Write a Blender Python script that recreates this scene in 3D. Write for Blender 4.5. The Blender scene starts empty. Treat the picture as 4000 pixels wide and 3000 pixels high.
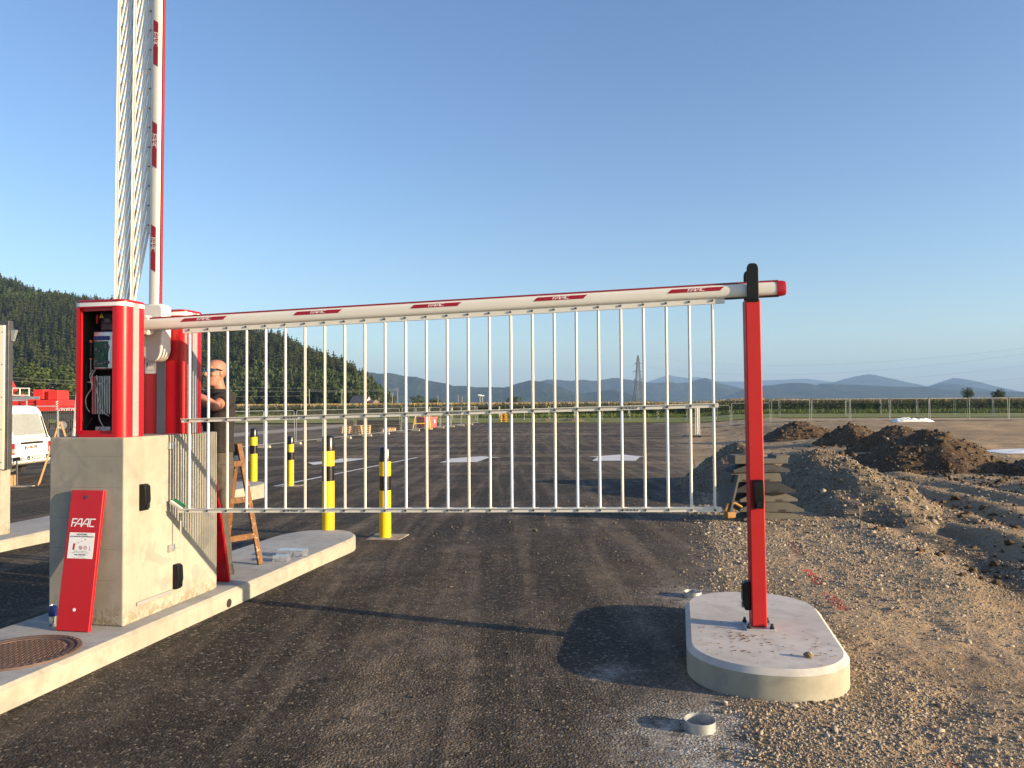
import bpy, bmesh, math, random
import numpy as np
from mathutils import Matrix, Vector, noise as mnoise
R = math.radians
random.seed(7)
rng = np.random.default_rng(11)
scene = bpy.context.scene
C = scene.collection

# ------------------------------------------------------------------ camera, sky, sun, exposure
FPX = 3000.0; CAMH = 1.6
PITCH = math.atan(75 / FPX); ROLL = R(0.4)
_fw = Vector((0, math.cos(PITCH), math.sin(PITCH)))
_u0 = Vector((0, -math.sin(PITCH), math.cos(PITCH))); _r0 = Vector((1, 0, 0))
_rt = math.cos(ROLL) * _r0 - math.sin(ROLL) * _u0
_up = math.sin(ROLL) * _r0 + math.cos(ROLL) * _u0
cd = bpy.data.cameras.new("camera"); cam = bpy.data.objects.new("camera", cd); C.objects.link(cam)
cd.sensor_width = 36; cd.lens = 27.0; cd.clip_start = 0.05; cd.clip_end = 40000
mw = Matrix.Identity(4)
for i in range(3):
    mw[i][0] = _rt[i]; mw[i][1] = _up[i]; mw[i][2] = -_fw[i]
mw[2][3] = CAMH
cam.matrix_world = mw
scene.camera = cam

SUN_EL = 11.5; SUN_AZ = 111.0                    # degrees, azimuth clockwise from +Y
world = bpy.data.worlds.new("World"); scene.world = world; world.use_nodes = True
wt = world.node_tree; wt.nodes.clear()
sky = wt.nodes.new("ShaderNodeTexSky"); sky.sky_type = 'NISHITA'; sky.sun_disc = False
sky.sun_elevation = R(SUN_EL); sky.sun_rotation = R(SUN_AZ)
sky.altitude = 400; sky.air_density = 1.0; sky.dust_density = 1.2; sky.ozone_density = 2.0
bg = wt.nodes.new("ShaderNodeBackground"); bg.inputs[1].default_value = 0.112
wo = wt.nodes.new("ShaderNodeOutputWorld")
hsv = wt.nodes.new('ShaderNodeHueSaturation'); hsv.inputs['Saturation'].default_value = 1.13; hsv.inputs['Hue'].default_value = .510
wt.links.new(sky.outputs[0], hsv.inputs['Color']); wt.links.new(hsv.outputs[0], bg.inputs[0]); wt.links.new(bg.outputs[0], wo.inputs[0])
sl = bpy.data.lights.new("sun", 'SUN'); sl.energy = 5.0; sl.angle = R(0.4); sl.color = (1.0, 0.77, 0.48)
so = bpy.data.objects.new("sun", sl); C.objects.link(so)
el, az = R(SUN_EL), R(SUN_AZ)
SUND = Vector((math.sin(az) * math.cos(el), math.cos(az) * math.cos(el), math.sin(el)))
so.rotation_euler = SUND.to_track_quat('Z', 'Y').to_euler(); so.location = (30, -10, 20)
scene.view_settings.view_transform = 'Standard'
scene.view_settings.look = 'None'
scene.view_settings.exposure = 1.2
scene.view_settings.gamma = 1.0
scene.render.engine = 'CYCLES'
scene.render.resolution_x = 1024; scene.render.resolution_y = 768

# ------------------------------------------------------------------ measuring helpers (photo pixel -> place in the world)
def ray(x, y):
    return _fw + _rt * ((x - 2000) / FPX) + _up * ((1500 - y) / FPX)
def onz(x, y, z):
    d = ray(x, y); t = (z - CAMH) / d.z
    return Vector((d.x * t, d.y * t, z))
def atY(x, y, Y):
    d = ray(x, y); t = Y / d.y
    return Vector((d.x * t, Y, CAMH + d.z * t))

# ------------------------------------------------------------------ mesh builder
class MB:
    def __init__(self):
        self.v = []; self.f = []; self.m = []; self.T = Matrix.Identity(4); self.mi = 0
    def add(self, vs, fs):
        b = len(self.v)
        for p in vs: self.v.append(tuple(self.T @ Vector(p)))
        for f in fs:
            self.f.append(tuple(b + i for i in f)); self.m.append(self.mi)
        return self
    def box(self, x0, x1, y0, y1, z0, z1):
        vs = [(x0,y0,z0),(x1,y0,z0),(x1,y1,z0),(x0,y1,z0),(x0,y0,z1),(x1,y0,z1),(x1,y1,z1),(x0,y1,z1)]
        return self.add(vs, [(3,2,1,0),(4,5,6,7),(0,1,5,4),(1,2,6,5),(2,3,7,6),(3,0,4,7)])
    def hexa(self, b, t):                       # bottom 4 points, top 4 points (both counter-clockwise from above)
        return self.add(list(b) + list(t), [(3,2,1,0),(4,5,6,7),(0,1,5,4),(1,2,6,5),(2,3,7,6),(3,0,4,7)])
    def beam(self, p, q, w, h, up=(0,0,1)):     # rectangular bar from p to q
        p = Vector(p); q = Vector(q); d = (q - p).normalized(); u = Vector(up)
        s = d.cross(u)
        if s.length < 1e-4: s = d.cross(Vector((1,0,0)))
        s.normalize(); n = s.cross(d)
        a = s * (w/2); b = n * (h/2)
        vs = [p-a-b, p+a-b, p+a+b, p-a+b, q-a-b, q+a-b, q+a+b, q-a+b]
        return self.add(vs, [(0,1,2,3),(7,6,5,4),(0,4,5,1),(1,5,6,2),(2,6,7,3),(3,7,4,0)])
    def tube(self, pts, r, n=8, caps=True):
        pts = [Vector(p) for p in pts]; rs = r if isinstance(r, (list, tuple)) else [r]*len(pts)
        rings = []; ref = None
        for i, p in enumerate(pts):
            d = (pts[min(i+1, len(pts)-1)] - pts[max(i-1, 0)]).normalized()
            if ref is None:
                ref = d.cross(Vector((0,0,1)))
                if ref.length < 1e-3: ref = d.cross(Vector((0,1,0)))
            ref = (ref - d * ref.dot(d)).normalized(); bi = d.cross(ref)
            rings.append([p + (ref * math.cos(2*math.pi*k/n) + bi * math.sin(2*math.pi*k/n)) * rs[i] for k in range(n)])
        vs = [p for r_ in rings for p in r_]; fs = []
        for i in range(len(pts)-1):
            for k in range(n):
                a = i*n+k; b = i*n+(k+1) % n
                fs.append((a, b, b+n, a+n))
        if caps:
            fs.append(tuple(reversed(range(n)))); fs.append(tuple((len(pts)-1)*n+k for k in range(n)))
        return self.add(vs, fs)
    def cyl(self, p, q, r, n=16, r2=None):
        return self.tube([p, q], [r, r if r2 is None else r2], n)
    def lathe(self, prof, n=24, c=(0,0,0)):     # profile of (radius, z)
        vs = []; fs = []
        for r_, z in prof:
            for k in range(n):
                a = 2*math.pi*k/n; vs.append((c[0]+r_*math.cos(a), c[1]+r_*math.sin(a), c[2]+z))
        for i in range(len(prof)-1):
            for k in range(n):
                a = i*n+k; b = i*n+(k+1) % n; fs.append((a, b, b+n, a+n))
        if prof[0][0] > 1e-6: fs.append(tuple(reversed(range(n))))
        if prof[-1][0] > 1e-6: fs.append(tuple((len(prof)-1)*n+k for k in range(n)))
        return self.add(vs, fs)
    def prism(self, poly, f, d):                # 2-D polygon, f maps (a,b)->3-D, extruded by vector d
        d = Vector(d); n = len(poly)
        lo = [Vector(f(a, b)) for a, b in poly]; hi = [p + d for p in lo]
        return self.add(lo + hi, [tuple(reversed(range(n))), tuple(range(n, 2*n))] +
                        [(i, (i+1) % n, n+(i+1) % n, n+i) for i in range(n)])
    def loft(self, rings, caps=True):
        n = len(rings[0]); vs = [p for r_ in rings for p in r_]; fs = []
        for i in range(len(rings)-1):
            for k in range(n):
                a = i*n+k; b = i*n+(k+1) % n; fs.append((a, b, b+n, a+n))
        if caps:
            fs.append(tuple(reversed(range(n)))); fs.append(tuple((len(rings)-1)*n+k for k in range(n)))
        return self.add(vs, fs)
    def poly(self, pts): return self.add(pts, [tuple(range(len(pts)))])
    def ball(self, c, rx, ry=None, rz=None, nu=12, nv=8):
        ry = rx if ry is None else ry; rz = rx if rz is None else rz
        rings = []
        for j in range(1, nv):
            t = math.pi*j/nv
            rings.append([(c[0]+rx*math.sin(t)*math.cos(2*math.pi*k/nu), c[1]+ry*math.sin(t)*math.sin(2*math.pi*k/nu), c[2]-rz*math.cos(t)) for k in range(nu)])
        vs = [p for r_ in rings for p in r_]; b = len(vs); vs += [(c[0],c[1],c[2]-rz), (c[0],c[1],c[2]+rz)]
        fs = []
        for i in range(nv-2):
            for k in range(nu):
                a = i*nu+k; e = i*nu+(k+1) % nu; fs.append((a, e, e+nu, a+nu))
        for k in range(nu):
            fs.append((b, (k+1) % nu, k)); fs.append((b+1, (nv-2)*nu+k, (nv-2)*nu+(k+1) % nu))
        return self.add(vs, fs)
    def ribbon(self, pts, w, f, lift=0.0):      # mitred flat stroke, f maps (a,b,lift)->3-D
        P = [Vector((a, b)) for a, b in pts]; L = []; Rr = []
        for i, p in enumerate(P):
            d0 = (p - P[i-1]).normalized() if i > 0 else None
            d1 = (P[i+1] - p).normalized() if i < len(P)-1 else None
            d0 = d0 or d1; d1 = d1 or d0
            n0 = Vector((-d0.y, d0.x)); n1 = Vector((-d1.y, d1.x)); m = (n0 + n1)
            m = m.normalized() if m.length > 1e-6 else n0
            k = (w/2) / max(0.35, m.dot(n0)); L.append(p + m*k); Rr.append(p - m*k)
        vs = [f(p.x, p.y, lift) for p in L] + [f(p.x, p.y, lift) for p in Rr]; n = len(P)
        return self.add(vs, [(n+i, n+i+1, i+1, i) for i in range(n-1)])
    def mesh(self, name, mats, smooth=None):
        me = bpy.data.meshes.new(name); me.from_pydata(self.v, [], self.f)
        for m in (mats if isinstance(mats, (list, tuple)) else [mats]): me.materials.append(m)
        if len(set(self.m)) > 1: me.polygons.foreach_set('material_index', self.m)
        if smooth is not None:
            me.polygons.foreach_set('use_smooth', [True]*len(me.polygons))
            me.set_sharp_from_angle(angle=R(smooth))
        me.update()
        return me

WM = {}                                          # world matrices of things and parts
def fix(me):
    bm = bmesh.new(); bm.from_mesh(me); bmesh.ops.recalc_face_normals(bm, faces=bm.faces); bm.to_mesh(me); bm.free()
def tag(o, label=None, cat=None, group=None, kind=None):
    if label: o['label'] = label
    if cat: o['category'] = cat
    if group: o['group'] = group
    if kind: o['kind'] = kind
    return o
def thing(name, label, cat, loc=(0,0,0), rz=0.0, group=None):
    o = bpy.data.objects.new(name, None); C.objects.link(o)
    o.location = loc; o.rotation_euler = (0,0,rz); o.empty_display_size = .2
    WM[o.name] = Matrix.Translation(loc) @ Matrix.Rotation(rz, 4, 'Z')
    return tag(o, label, cat, group)
def obj(name, mb, mats, parent=None, M=None, smooth=None, bevel=0, seg=2, recalc=True, label=None):
    """one mesh object; coordinates local to M (a world matrix; default: the parent's frame)"""
    me = mb.mesh(name, mats, smooth) if isinstance(mb, MB) else mb
    if recalc and isinstance(mb, MB): 
        fix(me)
        if smooth is not None: me.set_sharp_from_angle(angle=R(smooth))
    o = bpy.data.objects.new(name, me); C.objects.link(o)
    if parent is not None:
        o.parent = parent; P = WM[parent.name]
        if M is not None: o.matrix_basis = P.inverted() @ M; WM[o.name] = M
        else: WM[o.name] = P
    else:
        if M is not None: o.matrix_basis = M
        WM[o.name] = M or Matrix.Identity(4)
    if bevel:
        b = o.modifiers.new('bevel', 'BEVEL'); b.width = bevel; b.segments = seg; b.limit_method = 'ANGLE'; b.angle_limit = R(40)
        if smooth is None:
            me.polygons.foreach_set('use_smooth', [True]*len(me.polygons)); b.harden_normals = True
    if label: o['label'] = label
    return o
KIDS = {}
def kids(o):
    return [c for c in bpy.data.objects if c.parent is o]
def copy_tree(o, loc=None, rz=None, label=None, group=None):
    c = o.copy(); C.objects.link(c)
    def rec(src, dst):
        for ch in kids(src):
            k = ch.copy(); C.objects.link(k); k.parent = dst; rec(ch, k)
    rec(o, c)
    if loc is not None: c.location = loc
    if rz is not None: c.rotation_euler = (0,0,rz)
    if label: c['label'] = label
    if group: c['group'] = group
    return c
def npmesh(name, V, F, mat, attr=None, smooth=False, flo=None):
    me = bpy.data.meshes.new(name); V = np.asarray(V, dtype=np.float32); F = np.asarray(F, dtype=np.int32)
    k = F.shape[1]
    me.vertices.add(len(V)); me.vertices.foreach_set('co', V.ravel())
    me.loops.add(F.size); me.loops.foreach_set('vertex_index', F.ravel())
    me.polygons.add(len(F)); me.polygons.foreach_set('loop_start', np.arange(0, F.size, k, dtype=np.int32))
    if smooth: me.polygons.foreach_set('use_smooth', np.ones(len(F), dtype=bool))
    for m in (mat if isinstance(mat, (list, tuple)) else [mat]): me.materials.append(m)
    if flo is not None:
        for n_, val in flo.items():
            at = me.attributes.new(n_, 'FLOAT', 'POINT'); at.data.foreach_set('value', np.asarray(val, dtype=np.float32))
    me.update(calc_edges=True)
    return me
# numpy value noise
_perm = np.random.default_rng(3).random((256, 256)).astype(np.float64)
def vnoise(x, y):
    xi = np.floor(x).astype(int); yi = np.floor(y).astype(int); fx = x-xi; fy = y-yi
    fx = fx*fx*(3-2*fx); fy = fy*fy*(3-2*fy)
    g = lambda a, b: _perm[a & 255, b & 255]
    return (g(xi,yi)*(1-fx)+g(xi+1,yi)*fx)*(1-fy)+(g(xi,yi+1)*(1-fx)+g(xi+1,yi+1)*fx)*fy - .5
def fbm(x, y, o=4):
    s = 0; a = 1.
    for i in range(o):
        s = s + a*vnoise(x*2**i+17.3*i, y*2**i+5.1*i); a *= .5
    return s
def sstep(a, b, x):
    t = np.clip((x-a)/(b-a), 0, 1); return t*t*(3-2*t)
def text_into(mb, s, size, f, bold=0.0, align='CENTER'):
    cu = bpy.data.curves.new('t', 'FONT'); cu.body = s; cu.size = size; cu.align_x = align; cu.align_y = 'CENTER'
    cu.offset = bold; cu.resolution_u = 2
    o = bpy.data.objects.new('t', cu); C.objects.link(o)
    dg = bpy.context.evaluated_depsgraph_get(); dg.update()
    me = o.evaluated_get(dg).to_mesh()
    mb.add([f(v.co.x, v.co.y, 0) for v in me.vertices], [tuple(p.vertices) for p in me.polygons])
    o.evaluated_get(dg).to_mesh_clear()
    bpy.data.objects.remove(o); bpy.data.curves.remove(cu)
ORD = ['first','second','third','fourth','fifth','sixth','seventh','eighth','ninth','tenth','eleventh','twelfth','thirteenth','fourteenth',
       'fifteenth','sixteenth','seventeenth','eighteenth','nineteenth','twentieth','twenty-first','twenty-second','twenty-third','twenty-fourth',
       'twenty-fifth','twenty-sixth','twenty-seventh','twenty-eighth','twenty-ninth','thirtieth','thirty-first','thirty-second','thirty-third','thirty-fourth']

# ------------------------------------------------------------------ materials
class NT:
    def __init__(self, name):
        self.m = bpy.data.materials.new(name); self.m.use_nodes = True
        self.t = self.m.node_tree; self.t.nodes.clear()
        self.out = self.n('ShaderNodeOutputMaterial'); self.p = self.n('ShaderNodeBsdfPrincipled')
        self.t.links.new(self.p.outputs[0], self.out.inputs[0])
        self.co = self.n('ShaderNodeTexCoord')
    def n(self, t, **k):
        x = self.t.nodes.new(t)
        for a, b in k.items(): setattr(x, a, b)
        return x
    def l(self, a, b): self.t.links.new(a, b)
    def val(self, sock, v):
        if hasattr(v, 'links'): self.l(v, sock)
        else: sock.default_value = v if not (isinstance(v, (tuple, list)) and len(v) == 3 and sock.type == 'RGBA') else (*v, 1)
    def coord(self, scale=(1,1,1), rot=(0,0,0), which='Object'):
        m = self.n('ShaderNodeMapping'); self.l(self.co.outputs[which], m.inputs[0])
        m.inputs['Scale'].default_value = scale; m.inputs['Rotation'].default_value = rot
        return m.outputs[0]
    def noise(self, scale, det=4, rough=.55, vec=None, dist=0):
        x = self.n('ShaderNodeTexNoise'); x.inputs['Scale'].default_value = scale; x.inputs['Detail'].default_value = det
        x.inputs['Roughness'].default_value = rough; x.inputs['Distortion'].default_value = dist
        self.l(vec or self.co.outputs['Object'], x.inputs['Vector']); return x.outputs[0]
    def voro(self, scale, out='Distance', feat='F1', vec=None, rnd=1):
        x = self.n('ShaderNodeTexVoronoi'); x.feature = feat; x.inputs['Scale'].default_value = scale
        x.inputs['Randomness'].default_value = rnd
        self.l(vec or self.co.outputs['Object'], x.inputs['Vector']); return x.outputs[out]
    def ramp(self, fac, stops):
        x = self.n('ShaderNodeValToRGB'); e = x.color_ramp.elements
        while len(e) < len(stops): e.new(.5)
        for i, (p, c) in enumerate(stops):
            e[i].position = p; e[i].color = (c, c, c, 1) if not isinstance(c, (tuple, list)) else (*c, 1)
        self.l(fac, x.inputs[0]); return x.outputs[0]
    def mix(self, f, a, b, mode='MIX'):
        x = self.n('ShaderNodeMix', data_type='RGBA'); x.blend_type = mode
        self.val(x.inputs[0], f); self.val(x.inputs[6], a); self.val(x.inputs[7], b); return x.outputs[2]
    def math(self, op, a, b=0., c=None):
        x = self.n('ShaderNodeMath', operation=op); self.val(x.inputs[0], a); self.val(x.inputs[1], b)
        if c is not None: self.val(x.inputs[2], c)
        return x.outputs[0]
    def sep(self, v):
        x = self.n('ShaderNodeSeparateXYZ'); self.l(v, x.inputs[0]); return x.outputs
    def attr(self, name):
        x = self.n('ShaderNodeAttribute'); x.attribute_name = name; return x.outputs['Fac']
    def bump(self, h, strength=.3, dist=.01, prev=None):
        x = self.n('ShaderNodeBump'); x.inputs['Strength'].default_value = strength; x.inputs['Distance'].default_value = dist
        self.l(h, x.inputs['Height'])
        if prev is not None: self.l(prev, x.inputs['Normal'])
        return x.outputs[0]
    def fin(self, col=None, rough=.5, metal=0., spec=.5, nor=None, coat=0.):
        p = self.p
        if col is not None: self.val(p.inputs['Base Color'], col)
        self.val(p.inputs['Roughness'], rough); self.val(p.inputs['Metallic'], metal)
        p.inputs['Specular IOR Level'].default_value = spec; p.inputs['Coat Weight'].default_value = coat
        p.inputs['Coat Roughness'].default_value = .08
        if nor is not None: self.l(nor, p.inputs['Normal'])
        return self.m
def simple(name, c, rough=.5, metal=0., var=.12, scale=6., bump=.0, bscale=80., spec=.5, coat=0.):
    m = NT(name); n = m.noise(scale, 5, .6)
    lo = tuple(x*(1-var) for x in c); hi = tuple(min(1, x*(1+var)) for x in c)
    col = m.mix(m.ramp(n, [(.3, 0.), (.7, 1.)]), lo, hi)
    rr = m.math('MULTIPLY_ADD', m.noise(scale*2.3, 5), .26, rough-.12)
    nor = m.bump(m.noise(bscale, 3), bump, .004) if bump else None
    return m.fin(col, rr, metal, spec, nor, coat)
M = {}
M['red'] = simple('red_paint', (.46,.006,.014), .36, 0, .06, 3, .05, 300, .4, .10)
M['red_post'] = simple('red_powder_coat', (.42,.010,.012), .45, 0, .06, 3, .10, 500, .4)
M['dkred'] = simple('dark_red_film', (.30,.006,.014), .35, 0, .08, 5)
M['redrub'] = simple('red_rubber', (.22,.008,.012), .55, 0, .1, 5)
M['white'] = simple('white_paint', (.69,.67,.62), .38, 0, .03, 4, .03, 200)
M['whitealu'] = simple('white_coated_aluminium', (.68,.665,.62), .45, 0, .04, 8)
M['decal'] = simple('white_film', (.82,.82,.82), .4, 0, .02, 5)
M['black'] = simple('black_plastic', (.006,.007,.009), .4, 0, .2, 8, 0, 80, .25)
M['rubber'] = simple('black_rubber', (.022,.022,.024), .7, 0, .25, 6, .2, 120)
M['grey'] = simple('grey_profile', (.27,.27,.28), .5, .1, .05, 6)
M['steel'] = simple('galvanised_steel', (.50,.52,.53), .42, .75, .15, 14, .08, 60)
M['dsteel'] = simple('dark_steel', (.11,.11,.12), .45, .7, .2, 14)
M['alu'] = simple('bare_aluminium', (.62,.63,.64), .33, .9, .06, 14)
M['chrome'] = simple('can_metal', (.72,.73,.75), .22, .95, .05, 10)
M['blue'] = simple('dark_blue_print', (.015,.03,.20), .25, .3, .08, 9)
M['pcb'] = simple('green_circuit_board', (.012,.10,.055), .5, 0, .25, 40)
M['dark_in'] = simple('dark_interior', (.02,.014,.015), .7, 0, .2, 10)
M['print'] = simple('black_print', (.02,.02,.022), .6)
M['gprint'] = simple('grey_print', (.16,.16,.17), .6)
M['redprint'] = simple('red_print', (.45,.02,.03), .5)
M['meshwire'] = simple('mesh_wire', (.22,.22,.22), .6)
M['wire'] = simple('cable_sheath', (.50,.48,.44), .5)
M['yellowp'] = simple('yellow_paint', (.80,.50,.008), .36, 0, .05, 5, .04, 120)
M['blackp'] = simple('black_gloss_paint', (.008,.008,.009), .28, 0, .2, 5)
M['orange'] = simple('orange_plastic', (.55,.10,.01), .4)
M['glass_dark'] = simple('tinted_glass', (.03,.035,.04), .1, 0, .1, 3, 0, 1, .8)
M['glass_pale'] = simple('frosted_window', (.25,.265,.26), .25, 0, .05, 3)
M['cardboard'] = simple('cardboard', (.42,.25,.12), .8, 0, .1, 9)
M['tyre'] = simple('tyre_rubber', (.025,.025,.026), .8, 0, .2, 20)
M['van'] = simple('van_white', (.74,.73,.70), .30, 0, .03, 2, 0, 1, .5, .3)
M['cream'] = simple('cream_panel', (.80,.75,.60), .45, 0, .02, 2)
M['skin'] = simple('skin', (.33,.148,.105), .58, 0, .10, 9, .12, 90)
M['shirt'] = simple('dark_brown_cotton', (.015,.011,.012), .85, 0, .2, 12, .25, 60)
M['trouser'] = simple('grey_brown_cloth', (.062,.050,.041), .85, 0, .2, 8, .25, 60)
M['boot'] = simple('dark_leather', (.03,.024,.02), .6, 0, .2, 20)
M['lens'] = simple('sunglass_lens', (.03,.06,.11), .08, .3, .1, 3, 0, 1, .8)
M['pole_wood'] = simple('weathered_pole', (.27,.235,.20), .8, 0, .2, 6)
M['pylon'] = simple('pylon_steel', (.13,.14,.15), .6, .4, .1, 2)
M['cable'] = simple('overhead_cable', (.16,.17,.18), .6)
M['roof'] = simple('weathered_tiles', (.15,.135,.12), .8, 0, .2, 4)
M['render'] = simple('house_render', (.74,.70,.62), .8, 0, .05, 1)
M['wallred'] = simple('brick_extension', (.30,.13,.08), .8, 0, .1, 1)
M['conblock'] = simple('cast_concrete_block', (.36,.31,.24), .85, 0, .2, 8, .3, 60)
M['ochre'] = simple('ochre_plastic', (.26,.12,.02), .6)
M['sheet'] = simple('white_plastic_sheet', (.78,.78,.76), .35, 0, .06, 3, .2, 12)
M['green'] = simple('green_tape', (.02,.30,.11), .45)
M['skip'] = simple('faded_red_steel', (.45,.05,.06), .5, .1, .15, 2)
M['crane'] = simple('crane_red', (.52,.028,.022), .38, 0, .08, 1.2)
M['dust'] = simple('dry_leaf_litter', (.20,.12,.06), .9, 0, .3, 60)

def wood_mat(name, c1, c2, axis=(3, 3, 40)):
    m = NT(name); v = m.coord(axis); n = m.noise(1.0, 5, .6, v, .6)
    col = m.mix(m.ramp(n, [(.35, 0.), (.65, 1.)]), c1, c2)
    spots = m.ramp(m.noise(35, 2), [(.62, 0.), (.70, 1.)])
    col = m.mix(m.math('MULTIPLY', spots, .5), col, (.55,.50,.42))
    return m.fin(col, .6, 0, .3, m.bump(n, .3, .004))
M['wood'] = wood_mat('varnished_ladder_wood', (.085,.036,.013), (.19,.085,.03), (40, 40, 3))
M['wood2'] = wood_mat('pale_ladder_wood', (.34,.20,.09), (.46,.29,.14), (40, 40, 3))
M['pallet'] = wood_mat('pallet_wood', (.36,.24,.13), (.52,.37,.21), (3, 20, 20))

def concrete(name, base, lines=0., stain=0., warm=(1.06, 1.0, .86), bump=.25):
    m = NT(name)
    big = m.noise(1.3, 5, .6); mid = m.noise(7, 5, .65); fine = m.noise(90, 3, .6)
    a = tuple(base*w*.80 for w in warm); b = tuple(base*w*1.10 for w in warm)
    col = m.mix(m.ramp(big, [(.3, 0.), (.7, 1.)]), a, b)
    col = m.mix(m.math('MULTIPLY', m.ramp(mid, [(.46, 0.), (.66, 1.)]), .42), col, tuple(base*w*.62 for w in warm))
    blot = m.ramp(m.noise(3.2, 2, .5, None, 1.5), [(.60, 0.), (.66, 1.)])
    col = m.mix(m.math('MULTIPLY', blot, .34), col, tuple(base*.55 for w in warm))
    run = m.ramp(m.noise(1.0, 4, .6, m.coord((9, 9, .7))), [(.50, 0.), (.68, 1.)])
    col = m.mix(m.math('MULTIPLY', run, .20), col, tuple(base*w*.5 for w in warm))
    pores = m.ramp(m.voro(55), [(.06, 1.), (.11, 0.)])
    gate = m.ramp(m.noise(9, 2), [(.52, 0.), (.6, 1.)])
    pr = m.math('MULTIPLY', pores, gate)
    col = m.mix(m.math('MULTIPLY', pr, .75), col, tuple(base*.3 for w in warm))
    h = m.math('SUBTRACT', m.math('MULTIPLY', fine, .4), pr)
    if lines:
        z = m.sep(m.co.outputs['Object'])[2]
        zz = m.math('ADD', z, m.math('MULTIPLY', m.noise(1.2, 2), .012))
        fr = m.math('FRACT', m.math('DIVIDE', zz, .205))
        ln = m.math('LESS_THAN', m.math('ABSOLUTE', m.math('SUBTRACT', fr, .5)), .012)
        ln = m.math('MULTIPLY', ln, m.math('MULTIPLY', m.ramp(m.noise(2.2, 3), [(.42, 0.), (.55, 1.)]), m.math('LESS_THAN', m.sep(m.co.outputs['Object'])[0], -.02)))
        col = m.mix(m.math('MULTIPLY', ln, lines), col, tuple(base*.45 for w in warm))
        h = m.math('SUBTRACT', h, m.math('MULTIPLY', ln, .8))
    if stain:
        z = m.sep(m.co.outputs['Object'])[2]
        s = m.math('MULTIPLY', m.ramp(z, [(.02, 1.), (.16, 0.)]), m.ramp(m.noise(16, 4, .7, None, 1), [(.47, 0.), (.56, 1.)]))
        col = m.mix(m.math('MULTIPLY', s, stain), col, (base*.62, base*.5, base*.32))
        h = m.math('SUBTRACT', h, m.math('MULTIPLY', s, .8))
    return m.fin(col, .86, 0, .25, m.bump(h, bump, .006))
M['conc'] = concrete('fair_faced_concrete', .325, .6, .8)
M['kerb'] = concrete('kerb_concrete', .32, 0, 0, (1.05, 1.0, .85), .35)
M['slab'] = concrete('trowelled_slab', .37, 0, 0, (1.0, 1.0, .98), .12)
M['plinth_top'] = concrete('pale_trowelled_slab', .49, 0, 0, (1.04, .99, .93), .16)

def tint_mat(name, dark, light, rough=.7, attr='tint', extra=0., spec=.3, bumpv=0., trans=0.):
    m = NT(name); a = m.attr(attr)
    col = m.mix(a, dark, light)
    if extra: col = m.mix(m.math('MULTIPLY', m.noise(30, 3), extra), col, tuple(x*.5 for x in dark))
    nor = m.bump(m.noise(120, 3), bumpv, .004) if bumpv else None
    m.fin(col, rough, 0, spec, nor)
    return m.m
M['stone'] = tint_mat('crushed_stone', (.17,.132,.092), (.50,.43,.34), .85, extra=.3, spec=.2, bumpv=.3)
M['chips'] = tint_mat('asphalt_chips', (.026,.023,.021), (.17,.14,.105), .75, spec=.3)
M['conifer'] = tint_mat('conifer_needles', (.013,.021,.008), (.070,.082,.024), .75, spec=.12)
M['leaf'] = tint_mat('broadleaf_foliage', (.020,.036,.010), (.085,.115,.030), .7, spec=.15)
M['maize'] = tint_mat('maize_leaves', (.035,.070,.016), (.17,.23,.06), .65, spec=.2)
M['tassel'] = tint_mat('maize_tassels', (.20,.15,.075), (.36,.285,.15), .8, spec=.1)
M['grass'] = tint_mat('grass_blades', (.06,.10,.022), (.16,.20,.055), .7, spec=.15)

def asphalt():
    m = NT('fresh_asphalt'); ob = m.co.outputs['Object']
    rot = (0, 0, R(12))
    st = m.coord((2.0, .12, 1), rot)                       # streaks along the lane
    streak = m.noise(1.4, 5, .6, st, .4); patch = m.noise(.8, 5, .65, None, .6); grit = m.noise(38, 4, .7)
    cross = m.noise(1.0, 4, .6, m.coord((.06, .5, 1), (0, 0, R(-14))), .8)
    cell = m.voro(62, 'Color'); cd_ = m.voro(62); cd2 = m.voro(150)
    cr = m.sep(cell)[0]
    base = m.mix(cr, (.018,.0160,.0142), (.066,.058,.050))
    chip = m.ramp(cr, [(.90, 0.), (.96, 1.)])
    base = m.mix(m.math('MULTIPLY', chip, .6), base, (.26,.22,.17))
    d = m.math('ADD', m.ramp(streak, [(.47, 0.), (.64, .72)]), m.ramp(patch, [(.48, 0.), (.75, .55)]))
    d = m.math('ADD', d, m.math('MULTIPLY', m.ramp(cross, [(.46, 0.), (.60, 1.)]), m.math('MULTIPLY', m.attr('far'), .95)))
    d = m.math('MULTIPLY', d, m.ramp(m.noise(2.6, 5, .7, None, 1.2), [(.36, .25), (.62, 1.15)]))
    d = m.math('ADD', d, m.attr('dust'))
    d = m.math('MULTIPLY', d, m.ramp(grit, [(.30, .25), (.62, 1.)]))
    d = m.math('MINIMUM', m.math('MULTIPLY', d, .80), .95)
    col = m.mix(d, base, (.27,.215,.16))
    cem = m.math('MULTIPLY', m.attr('cement'), m.ramp(m.noise(7, 5, .7), [(.32, 0.), (.58, 1.)]))
    ccol = m.mix(cr, (.22,.20,.175), (.46,.44,.40))
    col = m.mix(m.math('MINIMUM', cem, .92), col, ccol)
    hole = m.ramp(cd_, [(0., 1.), (.75, 0.)])
    h = m.math('ADD', m.math('MULTIPLY', hole, m.math('ADD', .45, m.math('MULTIPLY', cr, .8))), m.math('MULTIPLY', m.ramp(cd2, [(0., 1.), (.8, 0.)]), .3))
    h = m.math('MULTIPLY', h, m.math('MULTIPLY_ADD', m.ramp(m.noise(.9, 3, .6, None, .5), [(.38, 0.), (.60, 1.)]), .95, .15))
    nor = m.bump(h, .85, .015)
    nor = m.bump(m.noise(5, 3), .35, .04, nor)
    return m.fin(col, m.math('MULTIPLY_ADD', d, .12, .82), 0, .12, nor)
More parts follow.
